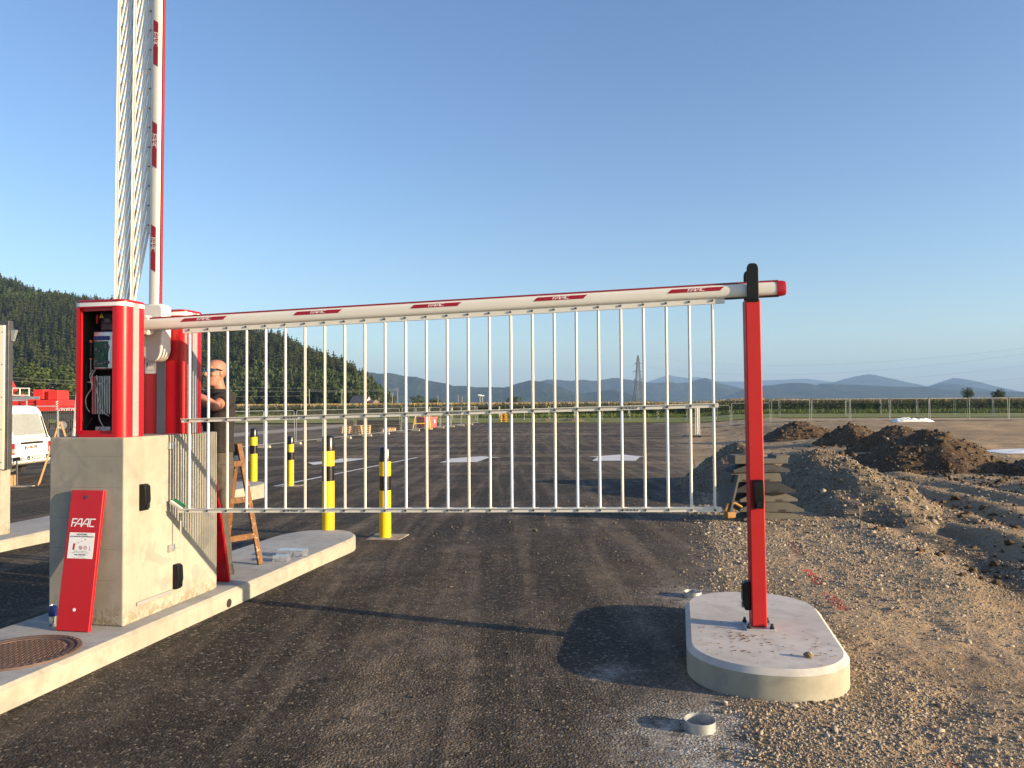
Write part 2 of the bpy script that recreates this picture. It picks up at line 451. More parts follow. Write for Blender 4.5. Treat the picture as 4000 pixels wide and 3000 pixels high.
M['asphalt'] = asphalt()
def dirt(name, sand, dark, stone_amt=.5, sc=1.0, bump=.7):
    m = NT(name)
    big = m.noise(.55*sc, 5, .65, None, .5); mid = m.noise(4*sc, 5, .7); fine = m.noise(40, 4, .7)
    wet = m.attr('wet')
    col = m.mix(m.ramp(big, [(.32, 0.), (.68, 1.)]), tuple(x*.72 for x in sand), sand)
    col = m.mix(m.math('MULTIPLY', m.ramp(mid, [(.45, 0.), (.7, 1.)]), .45), col, tuple(x*.5 for x in sand))
    col = m.mix(m.math('MULTIPLY', wet, 1.0), col, dark)
    cell = m.sep(m.voro(46, 'Color')); vd = m.voro(46)
    st = m.math('MULTIPLY', m.ramp(cell[0], [(.62, 0.), (.7, 1.)]), m.ramp(vd, [(.42, 1.), (.55, 0.)]))
    st = m.math('MULTIPLY', st, stone_amt)
    scol = m.mix(cell[1], (.16,.13,.10), (.44,.39,.31))
    col = m.mix(st, col, scol)
    col = m.mix(m.math('MULTIPLY', m.attr('redpaint'), m.ramp(fine, [(.38, 0.), (.52, 1.)])), col, (.42,.012,.02))
    h = m.math('ADD', m.math('MULTIPLY', st, .8), m.math('MULTIPLY', fine, .8))
    nor = m.bump(h, bump, .012); nor = m.bump(m.noise(9, 5, .7), .6, .03, nor)
    return m.fin(col, .92, 0, .15, nor)
M['dirt'] = dirt('sandy_gravel_ground', (.46,.325,.19), (.115,.076,.044), .8)
M['soil'] = dirt('dark_heaped_soil', (.115,.070,.038), (.045,.030,.019), .45, 2.)
M['gravelheap'] = dirt('heaped_gravel', (.23,.175,.115), (.07,.05,.034), .95, 2.)
def field():
    m = NT('field_ground'); n = m.noise(.02, 5, .6); f = m.noise(3, 4, .7)
    col = m.mix(m.ramp(n, [(.4, 0.), (.6, 1.)]), (.075,.10,.028), (.16,.14,.06))
    col = m.mix(m.math('MULTIPLY', f, .5), col, (.04,.06,.018))
    return m.fin(col, .9, 0, .1, m.bump(f, .5, .05))
M['field'] = field()
def verge():
    m = NT('mown_verge'); n = m.noise(.15, 5, .6); f = m.noise(9, 4, .7)
    col = m.mix(m.ramp(n, [(.35, 0.), (.65, 1.)]), (.17,.20,.055), (.30,.29,.11))
    col = m.mix(m.math('MULTIPLY', f, .4), col, (.09,.12,.03))
    return m.fin(col, .9, 0, .1, m.bump(f, .6, .05))
M['verge'] = verge()
M['paleroad'] = simple('pale_gravel_road', (.24,.21,.17), .9, 0, .2, 1.2, .3, 30)
M['mark'] = simple('white_road_paint', (.62,.61,.58), .6, 0, .12, 3, .2, 60)
def hills():
    m = NT('wooded_hills'); n = m.noise(.012, 6, .65); f = m.noise(.05, 3, .6)
    col = m.mix(m.ramp(n, [(.4, 0.), (.62, 1.)]), (.016,.026,.014), (.045,.060,.026))
    return m.fin(col, .95, 0, .05, m.bump(f, .8, 14))
M['hills'] = hills()
def clear():
    m = NT('clear_plastic'); m.p.inputs['Transmission Weight'].default_value = .94
    m.p.inputs['IOR'].default_value = 1.18
    return m.fin((.93,.95,.97), .06, 0, .6)
M['clear'] = clear()
# ------------------------------------------------------------------ terrain
def edge(Y): return .52 + .222*Y
def G(X, Y):
    X = np.asarray(X, dtype=float); Y = np.asarray(Y, dtype=float)
    t = np.clip(Y-7.5, 0, 31); A = -.0235*(t*t/(t+1.2))
    A = np.where(Y > 7.5, A, 0.0)
    m = sstep(0, 9, X-edge(Y))
    return A*(1-.72*m)
def g(x, y): return float(G(x, y))

# far plain below everything, reaching past the hills
xs = np.concatenate([-np.geomspace(12000, 60, 26), np.linspace(-50, 50, 41), np.geomspace(60, 12000, 26)])
ys = np.concatenate([np.linspace(-40, 120, 65), np.geomspace(125, 13000, 40)])
XX, YY = np.meshgrid(xs, ys); ZZ = G(XX, YY) - .08 - .7*(1-sstep(84, 92, YY))*sstep(.5, 4, XX-edge(YY))*(XX < 75)
nx, ny = len(xs), len(ys)
def gridfaces(nx, ny):
    i = np.arange((nx)*(ny)).reshape(ny, nx)
    return np.stack([i[:-1,:-1].ravel(), i[:-1,1:].ravel(), i[1:,1:].ravel(), i[1:,:-1].ravel()], 1)
o = bpy.data.objects.new('ground', npmesh('ground', np.stack([XX.ravel(), YY.ravel(), ZZ.ravel()], 1), gridfaces(nx, ny), M['field'], smooth=True))
C.objects.link(o); tag(o, kind='structure')

# asphalt lot: its right border is ragged; s runs across the lane direction
def lot():
    Yr = np.concatenate([np.linspace(-6, 12, 91), np.geomspace(12.3, 89, 80)])
    sc = np.concatenate([np.linspace(0, 1, 40)])
    V = []; dust = []; far = []; cem = []
    for Y in Yr:
        e = edge(Y) + .20*float(fbm(np.array(Y*1.1), np.array(3.3))) + .10*float(vnoise(np.array(Y*6.), np.array(.4)))
        if Y < 4.6: e = e + .35*(4.6-Y)*0.0 
        L = -70.0
        near = e - (e-L)*np.array([0,.0007,.0014,.0022,.0031,.0041,.0052,.0064,.0078,.0093,.011,.013,.0155,.0185,.022,.026,.03,.035,.04,.05,.065,.08,.1,.125,.15,.18,.22,.27,.33,.4,.5,.62,.8,1])
        for x in near:
            V.append((x, Y, 0)); dd = (e-x)/(1+.02*max(Y,0))
            d = 1.0*math.exp(-max(dd,0)/.45)
            c_ = .55*math.exp(-max(dd,0)/.14)
            # cement dust round the two duct pipes and in the wheel tracks
            for cx, cy, rr, aa in ((1.0, 3.72, .40, 1.25), (1.46, 6.36, .34, .9), (.58,4.55,.12,1.0), (1.2,3.3,.5,.9)):
                c_ += aa*math.exp(-((x-cx)**2+(Y-cy)**2)/(rr*rr))
            cem.append(min(c_, 1.3)); dust.append(min(d, 1.2)); far.append(float(sstep(14, 30, Y)))
    V = np.array(V); V[:,2] = G(V[:,0], V[:,1]) + .004 + .006*fbm(V[:,0]*.9, V[:,1]*.9, 3)*(V[:,1] < 30)
    n = 34
    me = npmesh('asphalt', V, gridfaces(n, len(Yr))[:, ::-1], M['asphalt'], smooth=True, flo={'dust': dust, 'far': far, 'cement': cem})
    o = bpy.data.objects.new('asphalt_lot', me); C.objects.link(o); tag(o, kind='structure')
lot()

# bare construction ground on the right
RED = [(onz(3150,2235,0), onz(3200,2292,0), .05, 1.0), (onz(3238,2340,0), onz(3292,2398,0), .05, .8), (onz(3092,2115,0), onz(3118,2172,0), .05, .45), (onz(3730,2965,0), onz(3760,3010,0), .05, .5)]
def Zdirt(X, Y):
    s = X - .2*Y
    z = G(X, Y) + .012
    nearw = sstep(.0, .8, X-edge(Y))
    z = z + (1-.85*sstep(56, 68, Y))*nearw*(.055*fbm(X*.55, Y*.55, 5) + .018*fbm(X*4.5, Y*4.5, 4))
    far = sstep(6, 12, Y)
    # wheel ruts along the lane direction
    ss = s + .55*fbm(Y*.16, X*.0+2.2, 4) + .12*fbm(X*.8, Y*.8, 3)
    rut = 0
    for c, w, d in ((2.75,.24,.05), (3.35,.26,.06), (3.9,.2,.045), (4.5,.34,.075), (5.3,.26,.055), (6.3,.36,.07)):
        q = (ss-c)/w
        rut = rut - d*np.exp(-q*q) + .55*d*(np.exp(-(q-1.7)**2) + np.exp(-(q+1.7)**2))
    tread = .018*np.sin((Y+.25*X)*22)*np.exp(-((ss-4.5)/.3)**2)
    lump = sstep(2.4, 3.2, ss)*(.055*fbm(X*1.5, Y*1.5, 5))
    z = z + .62*(rut*(.55+1.3*np.clip(.5+fbm(X*.35+9, Y*.35, 4), 0, 1)) + tread)*sstep(5.5, 8, Y)*(1-sstep(22, 34, Y)) + lump*sstep(4.0, 8, Y)
    # a shallow ditch on the right, low bank behind the heaps
    z = z - .10*np.exp(-((s-3.0-.12*(Y-6))/.42)**2)*sstep(4.2, 6.5, Y)*(1-sstep(9, 12, Y))
    z = z + .25*np.exp(-((Y-52)/7)**2)*sstep(8, 16, s) - .25*np.exp(-((X-22)/5.5)**2-((Y-27)/6)**2)
    return z
def dirt_sheet():
    Yr = 1.6*np.exp(np.arange(0, math.log(92/1.6), .0060)); ds = np.concatenate([np.linspace(-.7, 3.5, 130), 3.5+np.geomspace(.035, 60, 150)])
    YY, DS = np.meshgrid(Yr, ds, indexing='ij'); scale = np.clip(YY/9, .8, 3.2)
    XX = edge(YY) + np.where(DS < 0, DS, DS*scale*.62)
    ZZ = Zdirt(XX, YY)
    # under the asphalt the sheet dips below it
    ZZ = ZZ - .05*sstep(.12, .5, -(XX-edge(YY)) )
    s = XX-.2*YY; ss = s + .55*fbm(YY*.16, XX*0+2.2, 4) + .12*fbm(XX*.8, YY*.8, 3)
    wet = .38*sstep(2.5, 3.4, ss)*sstep(-.15, .25, fbm(XX*.5, YY*.22, 4))*sstep(5, 8, YY)*(1-sstep(18, 30, YY))
    wet = np.maximum(wet, .9*np.exp(-((s-3.0-.12*(YY-6))/.42)**2)*sstep(4.2, 6.5, YY)*(1-sstep(9, 12, YY)))
    wet = np.maximum(wet, .4*sstep(26, 40, YY)*sstep(.0, .3, fbm(XX*.12, YY*.12, 4)))
    wet = np.maximum(wet, .35*sstep(.05, .3, fbm(XX*1.1, YY*1.1, 4)))
    red = np.zeros_like(XX)
    for a, b, w, k in RED:
        d = np.array([b.x-a.x, b.y-a.y]); L2 = d@d; t = np.clip(((XX-a.x)*d[0]+(YY-a.y)*d[1])/L2, 0, 1)
        q = np.hypot(XX-a.x-t*d[0], YY-a.y-t*d[1]); red = np.maximum(red, k*(1-sstep(w*.5, w*1.3, q)))
    me = npmesh('dirt', np.stack([XX.ravel(), YY.ravel(), ZZ.ravel()], 1), gridfaces(len(ds), len(Yr)), M['dirt'], smooth=True,
                flo={'wet': wet.ravel(), 'redpaint': red.ravel()})
    o = bpy.data.objects.new('dirt_ground', me); C.objects.link(o); tag(o, kind='structure')
dirt_sheet()
def zd(x, y): return float(Zdirt(np.array(float(x)), np.array(float(y))))

def sheet(name, pts, mat, lift, n=14, m=3, kind='structure'):        # ground-following four-cornered sheet
    a, b, c, d = [Vector(p) for p in pts]; V = []
    for i in range(n+1):
        for j in range(m+1):
            p = a.lerp(d, i/n).lerp(b.lerp(c, i/n), j/m); V.append((p.x, p.y, g(p.x, p.y)+lift))
    o = bpy.data.objects.new(name, npmesh(name, V, gridfaces(m+1, n+1), mat, smooth=True)); C.objects.link(o)
    if kind: tag(o, kind=kind)
    return o
sheet('gravel_road', [(-15.5,30,0), (-19.5,30,0), (-12.5,92,0), (-8.5,92,0)][::-1] if False else [(-23.5,30,0), (-26.8,30,0), (-18.4,98,0), (-14.6,98,0)], M['paleroad'], .010)
sheet('grass_verge', [(-130,118,0), (60,74,0), (78,100,0), (-130,152,0)], M['verge'], .07, 40, 60)
sheet('footpath', [(16,66.5,0), (44,66.5,0), (44,67.6,0), (16,67.6,0)], M['paleroad'], .09, 8, 8)

# ------------------------------------------------------------------ painted markings
def flat_mark(name, pts, label, lift=.012):
    mb = MB(); mb.poly([(p[0], p[1], g(p[0], p[1])+lift) for p in pts])
    o = obj(name, mb, M['mark'], recalc=False); tag(o, label, 'road marking', kind='structure'); return o
def img_poly(pts, z): return [onz(x, y, z) for x, y in pts]
def on_ground(x, y, off=0):
    z = 0.
    for _ in range(25): p = onz(x, y, z+off); z = g(p.x, p.y)
    return p
flat_mark('lane_arrow', [on_ground(*p) for p in ((2313,1801),(2483,1801),(2499,1787),(2521,1786),(2432,1776),(2290,1786),(2336,1786))], 'white painted lane arrow nearest the dirt heaps')
flat_mark('lane_arrow', [on_ground(*p) for p in ((1716,1808),(1862,1806),(1910,1789),(1958,1789),(1880,1783),(1738,1794),(1762,1796))], 'white painted lane arrow between the other two arrows')
flat_mark('lane_arrow', [on_ground(*p) for p in ((1200,1808),(1224,1817),(1345,1806),(1440,1792),(1330,1792),(1300,1800))], 'white painted lane arrow behind the yellow bollards')
def line(p, q, w, label):
    a = on_ground(*p); b = on_ground(*q); d = (b-a); d.z = 0; d.normalize(); nrm = Vector((d.y, -d.x, 0))*w/2
    n = 12; mb = MB(); V = []
    for i in range(n+1):
        c = a.lerp(b, i/n)
        for k in (1, -1): q_ = c+nrm*k; V.append((q_.x, q_.y, g(q_.x, q_.y)+.012))
    mb.add(V, [(2*i+1, 2*i, 2*i+2, 2*i+3) for i in range(n)])
    o = obj('lane_line', mb, M['mark'], recalc=False); tag(o, label, 'road marking', kind='structure')
line((1075,1901),(1630,1788),.12,'long white lane line running from the far island past the bollards')
line((905,1808),(990,1797),.10,'short white line seen beside the wooden trestle ladder')
line((2548,1657),(2610,1655),.5,'short white bar painted near the far end of the lot')

# ------------------------------------------------------------------ concrete islands and plinth
def outline_mesh(P, z0, z1, ch, cm=False):
    """closed outline P (counter-clockwise) to a chamfered slab; top gets material 1"""
    n = len(P); mb = MB(); cx = sum(p[0] for p in P)/n; cy = sum(p[1] for p in P)/n
    def inset(d):
        out = []
        for i in range(n):
            a = Vector(P[i-1]); b = Vector(P[(i+1) % n]); t = (b-a).normalized(); out.append((P[i][0]-t.y*d, P[i][1]+t.x*d))
        return out
    I = inset(ch)
    rings = [[(p[0], p[1], z0) for p in P], [(p[0], p[1], z1-ch) for p in P], [(p[0], p[1], z1) for p in I]]
    vs = [p for r_ in rings for p in r_]; fs = []; mt = []
    for i in range(2):
        for k in range(n):
            fs.append((i*n+k, i*n+(k+1) % n, (i+1)*n+(k+1) % n, (i+1)*n+k))
    mb.add(vs, fs)
    if cm: mb.m[-n:] = [1]*n
    mb.mi = 1; mb.add([(p[0], p[1], z1) for p in I], [tuple(range(n))])
    return mb
UX, UY = .199, .98            # lane direction u; v = across, to the right
FR = R(-11.5)
def fr(x, y, z=0): return (-2.579+.98*x+.199*y, 5.107-.199*x+.98*y, z)      # frame at the pedestal's front right foot
PF = Matrix.Translation((-2.579,5.107,0)) @ Matrix.Rotation(FR, 4, 'Z')
def island_outline(w, y0, y1, er):
    """obround in frame coordinates: right edge x=0, left edge x=-w, rounded at the far end"""
    P = [(-w, y0)]; n = 22
    P.append((0, y0))
    for i in range(9): P.append((0, y0+(y1-er-y0)*(i+1)/9))
    for i in range(1, n): 
        a = math.pi*i/n; P.append((-w/2+w/2*math.cos(a), y1-er+er*math.sin(a)))
    for i in range(9): P.append((-w, y1-er-(y1-er-y0)*i/9))
    return P
def island(name, origin, P, z0, z1, label, M_=None):
    r = thing(name, label, 'traffic island', (0,0,0))
    mb = outline_mesh(P, z0, z1, .022); 
    o = obj('kerbed_slab', mb, [M['kerb'], M['slab']], r, M_, recalc=True, smooth=32)
    return r
# right edge passes (-2.35,4.94) .. (-1.9,7.3): 12 cm right of the pedestal side
MI = Matrix.Translation((-2.579,5.107,0)) @ Matrix.Rotation(R(-11.9), 4, 'Z')
i1 = island('traffic_island', None, [(x+.135, y) for x, y in island_outline(.93, -4.2, 3.93, .62)], -.1, .14, 'long pale concrete island carrying the red barrier cabinets')
mb = MB(); mb.mi = 0
for k in range(1): mb.cyl((.137,1.02,.045),(.1362,1.02,.045),.034,20)
obj('drain_hole', mb, M['dark_in'], i1, MI)
for c in kids(i1):
    if c.name.startswith('kerbed'): c.matrix_basis = MI
MI2 = Matrix.Translation((-5.62,8.75,0)) @ Matrix.Rotation(R(-9.6), 4, 'Z')
i2 = island('traffic_island', None, island_outline(.95, -6, 6.25, .62), -.35, .12, 'second concrete island further left, with the cream cabinet and far bollard', MI2)
# plinth
def round_rect(w, l, r_, n=10):
    P = []
    for cx, cy, a0 in ((w/2-r_, -l/2+r_, -90), (w/2-r_, l/2-r_, 0), (-w/2+r_, l/2-r_, 90), (-w/2+r_, -l/2+r_, 180)):
        for i in range(n+1):
            a = R(a0+90*i/n); P.append((cx+r_*math.cos(a), cy+r_*math.sin(a)))
    return P
MP = Matrix.Translation((1.565,4.96,0)) @ Matrix.Rotation(R(-12.2), 4, 'Z')
pl = thing('concrete_plinth', 'low rounded concrete plinth under the red end post', 'plinth', (0,0,0))
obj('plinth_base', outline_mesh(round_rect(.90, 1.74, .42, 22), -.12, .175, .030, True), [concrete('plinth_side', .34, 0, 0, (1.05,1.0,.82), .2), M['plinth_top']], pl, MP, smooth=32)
lit = MB()
for k in range(130):
    x = random.uniform(-.38,.38); y = random.gauss(-.42,.18) if k % 3 else random.gauss(-.30,.05); x = x if k % 3 else random.gauss(-.12,.05); 
    if abs(y) > .8: continue
    a = random.uniform(-.6,.6); l = random.uniform(.003,.012); w = random.uniform(.001,.0032)
    lit.T = MP @ Matrix.Translation((x,y,.1765)) @ Matrix.Rotation(a,4,'Z'); lit.hexa([(-l,-w*.4,0),(l*.7,-w,0),(l,w*.6,0),(-l*.5,w,0)],[(-l,-w*.4,.002),(l*.7,-w,.003),(l,w*.6,.002),(-l*.5,w,.002)])
tag(obj('leaf_litter', lit, M['dust']), 'scattered dry brown litter on the concrete plinth top', 'litter', kind='stuff')
pb = MB(); pb.T = MP @ Matrix.Translation((.21,-.62,.19)); pb.ball((0,0,0), .030, .022, .016, 8, 5)
tag(obj('pebble', pb, M['gravelheap'], smooth=50), 'single small brown pebble lying on the plinth top', 'stone')

# ------------------------------------------------------------------ crushed stone on the right
def ico():
    bm = bmesh.new(); bmesh.ops.create_icosphere(bm, subdivisions=1, radius=1.0)
    v = np.array([p.co[:] for p in bm.verts]); f = np.array([[q.index for q in p.verts] for p in bm.faces]); bm.free(); return v, f
IV, IF = ico()
def stones(P, size, flat=.6, seed=1):
    r_ = np.random.default_rng(seed); n = len(P)
    nv = len(IV)
    jit = 1+r_.uniform(-.38, .38, (16, nv))
    var = r_.integers(0, 16, n); sh = IV[None]*jit[var][:, :, None]
    asp = np.stack([r_.uniform(.75,1.5,n), r_.uniform(.6,1.0,n), r_.uniform(.35,.8,n)*flat/.6], 1)
    sh = sh*asp[:, None, :]*size[:, None, None]
    a = r_.uniform(0, 6.283, n); t = r_.normal(0, .25, n); ca, sa, ct, st = np.cos(a), np.sin(a), np.cos(t), np.sin(t)
    x, y, z = sh[..., 0], sh[..., 1], sh[..., 2]
    y, z = y*ct[:, None]-z*st[:, None], y*st[:, None]+z*ct[:, None]
    x, y = x*ca[:, None]-y*sa[:, None], x*sa[:, None]+y*ca[:, None]
    V = np.stack([x, y, z], -1)+P[:, None, :]
    F = IF[None]+(np.arange(n)*nv)[:, None, None]
    tint = np.repeat(np.clip(r_.beta(1.6, 2.2, n), 0, 1), nv)
    return V.reshape(-1, 3), F.reshape(-1, 3), tint
def gravel():
    r_ = np.random.default_rng(5); n = 300000
    Y = 2.6*np.exp(r_.uniform(0, 1, n)**.9*math.log(24/2.6)); d = r_.uniform(-.75, 7.5, n)*np.clip(Y/9, .45, 2.2)
    X = edge(Y)+d; s = d
    dens = .95*np.exp(-(d/.35)**2) + sstep(-.12, .18, fbm(X*.42+3, Y*.16+1, 4))*(1-.65*sstep(1.3, 3.4, d)) + .10
    dens += .7*np.exp(-((X-1.7)**2+(Y-3.9)**2)/.5)
    dens += .75*np.exp(-((d-1.25)/.75)**2)*sstep(4.6, 6.5, Y)*(1-sstep(10, 14, Y))
    dens = dens*np.where(d < 0, np.exp(-(d/.30)**2), 1)
    inside = np.ones(n, bool)
    lx = (X-1.565)*math.cos(R(12.2))-(Y-4.96)*math.sin(R(12.2)); ly = (X-1.565)*math.sin(R(12.2))+(Y-4.96)*math.cos(R(12.2))
    qx = np.maximum(np.abs(lx)-.03, 0); qy = np.maximum(np.abs(ly)-.45, 0); rd = np.hypot(qx, qy); inside = rd < .425
    dens = np.where(rd < .60, np.maximum(dens, .9), dens)*np.where((rd < .6) & (d < 0), np.exp(-(d/.30)**2), 1)
    k = (r_.uniform(0, 1, n) < dens*.72) & ~inside
    X, Y, d = X[k], Y[k], d[k]
    size = np.exp(r_.normal(math.log(.0050), .46, len(X)))*np.clip(Y/6, .85, 2.0)
    big = r_.uniform(0, 1, len(X)) < .006; size[big] *= 2.3
    Z = Zdirt(X, Y)+size*.18
    V, F, t = stones(np.stack([X, Y, Z], 1), size)
    o = bpy.data.objects.new('gravel', npmesh('gravel', V, F, M['stone'], flo={'tint': t})); C.objects.link(o); tag(o, kind='stuff')
    # clods of earth thrown up in the wheel ruts
    n = 3400; Y = 7*np.exp(r_.uniform(0, 1, n)*math.log(34/7)); s = r_.uniform(2.5, 8, n); X = s+.2*Y; k = r_.uniform(0,1,n) < sstep(-.1,.25,fbm(X*.6,Y*.3,4))+.08
    X, Y = X[k], Y[k]; size = np.exp(r_.normal(math.log(.022), .5, len(X)))*np.clip(Y/12,.8,1.8)
    V, F, t = stones(np.stack([X, Y, Zdirt(X, Y)+size*.2], 1), size, .8, 31)
    o = bpy.data.objects.new('earth_clods', npmesh('clods', V, F, M['soil'], flo={'wet': t*.8, 'redpaint': t*0})); C.objects.link(o); tag(o, kind='stuff')
    # loose grit on the asphalt
    n = 5000; Y = 2.6*np.exp(r_.uniform(0, 1, n)*math.log(14/2.6)); X = edge(Y)-r_.exponential(1.8, n)-.05
    lim = -2.35+.2*(Y-5.1)+.16
    k = (X > lim) & ~((np.abs(X-1.45) < .75) & (np.abs(Y-4.96) < 1.0) & (X > .95+.2*(Y-4.5)))
    X, Y = X[k], Y[k]; size = np.exp(r_.normal(math.log(.0038), .45, len(X)))*np.clip(Y/6, .8, 1.8)
    V, F, t = stones(np.stack([X, Y, G(X, Y)+.004+size*.25], 1), size, .8, 9)
    o = bpy.data.objects.new('loose_grit', npmesh('grit', V, F, M['chips'], flo={'tint': np.clip(t*1.1, 0, 1)})); C.objects.link(o); tag(o, kind='stuff')
gravel()

# ------------------------------------------------------------------ heaps
def heap(cx, cy, rx, ry, h, rz, mat, label, seed, name='dirt_mound', peak=(0,0), rough=1., nst=120, pw=1.15, n=130):
    r_ = np.random.default_rng(seed)
    a = np.linspace(-1.25, 1.25, n); A, B = np.meshgrid(a, a); 
    q = np.hypot(A-peak[0]*(1-np.clip(np.hypot(A,B),0,1)), B-peak[1]*(1-np.clip(np.hypot(A,B),0,1)))
    q = q*(1+.22*fbm(A*1.3+seed, B*1.3, 3))
    z = h*(1-np.clip(q, 0, 1.2)**pw)
    soft = .16*h; z = -np.log(np.exp(-z/soft)+np.exp(-(h*.94)/soft))*soft
    X = A*rx; Y = B*ry; c, s = math.cos(rz), math.sin(rz)
    WX = cx+X*c-Y*s; WY = cy+X*s+Y*c
    body = np.clip(z/h+.3, 0, 1)
    z = z + rough*body*(.09*h*fbm(WX*1.5+seed, WY*1.5, 4) + .050*fbm(WX*4.5, WY*4.5+seed, 4) - .05*np.abs(fbm(WX*2.6+seed, WY*2.6, 3)))
    gm = .35 if mat is M['gravelheap'] else .8
    z = z + gm*rough*body*(.05*np.maximum(vnoise(WX*7+seed, WY*7), .12) + .03*np.maximum(vnoise(WX*15, WY*15+seed), .1))
    base = Zdirt(WX, WY); z = np.where(z > -.25*h, z, -.25*h)
    WZ = base+z
    V = np.stack([WX.ravel(), WY.ravel(), WZ.ravel()], 1); F = gridfaces(n, n)
    F = F[(V[F][:, :, 2]-base.ravel()[F] > -.06).any(1)]
    # stones and clods on the flanks
    idx = r_.integers(0, len(V), nst*4); idx = idx[(z.ravel()[idx] > .03)][:nst]
    size = np.exp(r_.normal(math.log(.013), .42, len(idx)))*(1+cy/40)
    SV, SF, t = stones(V[idx]+np.array([0,0,.004]), size, .8, seed)
    o_ = thing(name, label, 'soil heap' if 'soil' in label else 'gravel heap', (cx, cy, zd(cx, cy)))
    o1 = bpy.data.objects.new('heaped_earth', npmesh('heap', V, F, mat, smooth=True, flo={'wet': np.clip(.5+fbm(V[:,0]*.8, V[:,1]*.8), 0, 1)*.6, 'redpaint': np.zeros(len(V))}))
    C.objects.link(o1); o1.parent = o_; o1.matrix_basis = WM[o_.name].inverted()
    o2 = bpy.data.objects.new('stones', npmesh('stones', SV, SF, M['stone'], flo={'tint': t})); C.objects.link(o2); o2.parent = o_; o2.matrix_basis = WM[o_.name].inverted(); o2['kind'] = 'stuff'
    idx = r_.integers(0, len(V), nst*8); idx = idx[(z.ravel()[idx] > .0)][:int(nst*1.6)]
    size = np.exp(r_.normal(math.log(.026*(.45 if gm < .5 else 1)), .45, len(idx)))*(1+cy/45)
    SV, SF, t = stones(V[idx], size, .9, seed+1)
    o3 = bpy.data.objects.new('clods', npmesh('clods', SV, SF, mat, flo={'wet': t*.6, 'redpaint': t*0})); C.objects.link(o3); o3.parent = o_; o3.matrix_basis = WM[o_.name].inverted(); o3['kind'] = 'stuff'
    return o_
heap(14.9, 40.6, 2.2, 1.9, 1.02, 0, M['soil'], 'dark brown soil heap furthest back, just right of the red post', 21)
heap(14.6, 33.2, 1.6, 1.6, .98, 0, M['soil'], 'dark brown soil heap, second of the row, in front of the fence', 33)
heap(13.55, 27.3, 1.65, 1.6, 1.02, 0, M['soil'], 'dark soil heap partly behind the largest heap', 45, peak=(.1,0))
heap(10.6, 19.6, 2.1, 1.9, 1.12, 0, M['soil'], 'largest dark soil heap, in front of the white plastic sheet bundle', 57, nst=220)
heap(12.6, 17.6, 1.25, 1.3, .55, 0, M['soil'], 'low dark soil heap cut off by the right edge of the picture', 69)
heap(4.80, 16.2, 1.35, 2.3, 1.02, R(-8), M['gravelheap'], 'gravel heap behind the stack of fence feet, its left side in shadow', 81, 'gravel_mound', nst=500, pw=1.05)
heap(5.55, 13.2, 1.25, 3.1, .98, R(-4), M['gravelheap'], 'longer stony gravel heap just right of the red post', 93, 'gravel_mound', peak=(-.1,.25), nst=900, pw=1.05, n=110)
# ------------------------------------------------------------------ pedestal with its fittings
ped = thing('concrete_pedestal', 'tall grey concrete block on the island, carrying both red cabinets', 'pedestal', fr(0,0,.14), FR)
mb = MB(); mb.box(-.575,0,0,1.08,0,1.25)
obj('pedestal_block', mb, M['conc'], ped, bevel=.012)
def photocell(parent, M_, label=None):
    f = lambda a, b: (a, -.0, b)
    mb = MB(); prof = [(0,-.09),(.034,-.09),(.050,-.02),(.046,.075),(.026,.09),(0,.09)]     # (depth, z) side profile
    mb.prism(prof, lambda a, b: (-.030, -a, b), (.060,0,0))
    o = obj('photocell', mb, M['black'], parent, M_, bevel=.006)
    mb = MB(); mb.box(-.016,.016,-.0505,-.044,-.075,-.045); 
    l = obj('lens_window', mb, M['blackp'], o, M_)
    return o
def side(y, z): return WM[ped.name] @ Matrix.Translation((0.0005, y, z)) @ Matrix.Rotation(R(90), 4, 'Z')
photocell(ped, side(.18, .835)); photocell(ped, side(.545, .215))
mb = MB(); mb.box(0.0003,.012,.125,.50,.105,.13); obj('cable_duct', mb, M['grey'], ped, bevel=.003)
mb = MB(); mb.tube([(.005,.50,1.17),(.075,.50,1.17),(.075,.50,.43),(.005,.50,.43)], .0045, 8)
gr = obj('guide_rod', mb, M['steel'], ped)
mb = MB()
for z in (1.17,.43):
    mb = MB(); mb.box(0.0005,.022,.455,.515,z-.025,z+.025); obj('bracket', mb, M['steel'], gr, bevel=.003)

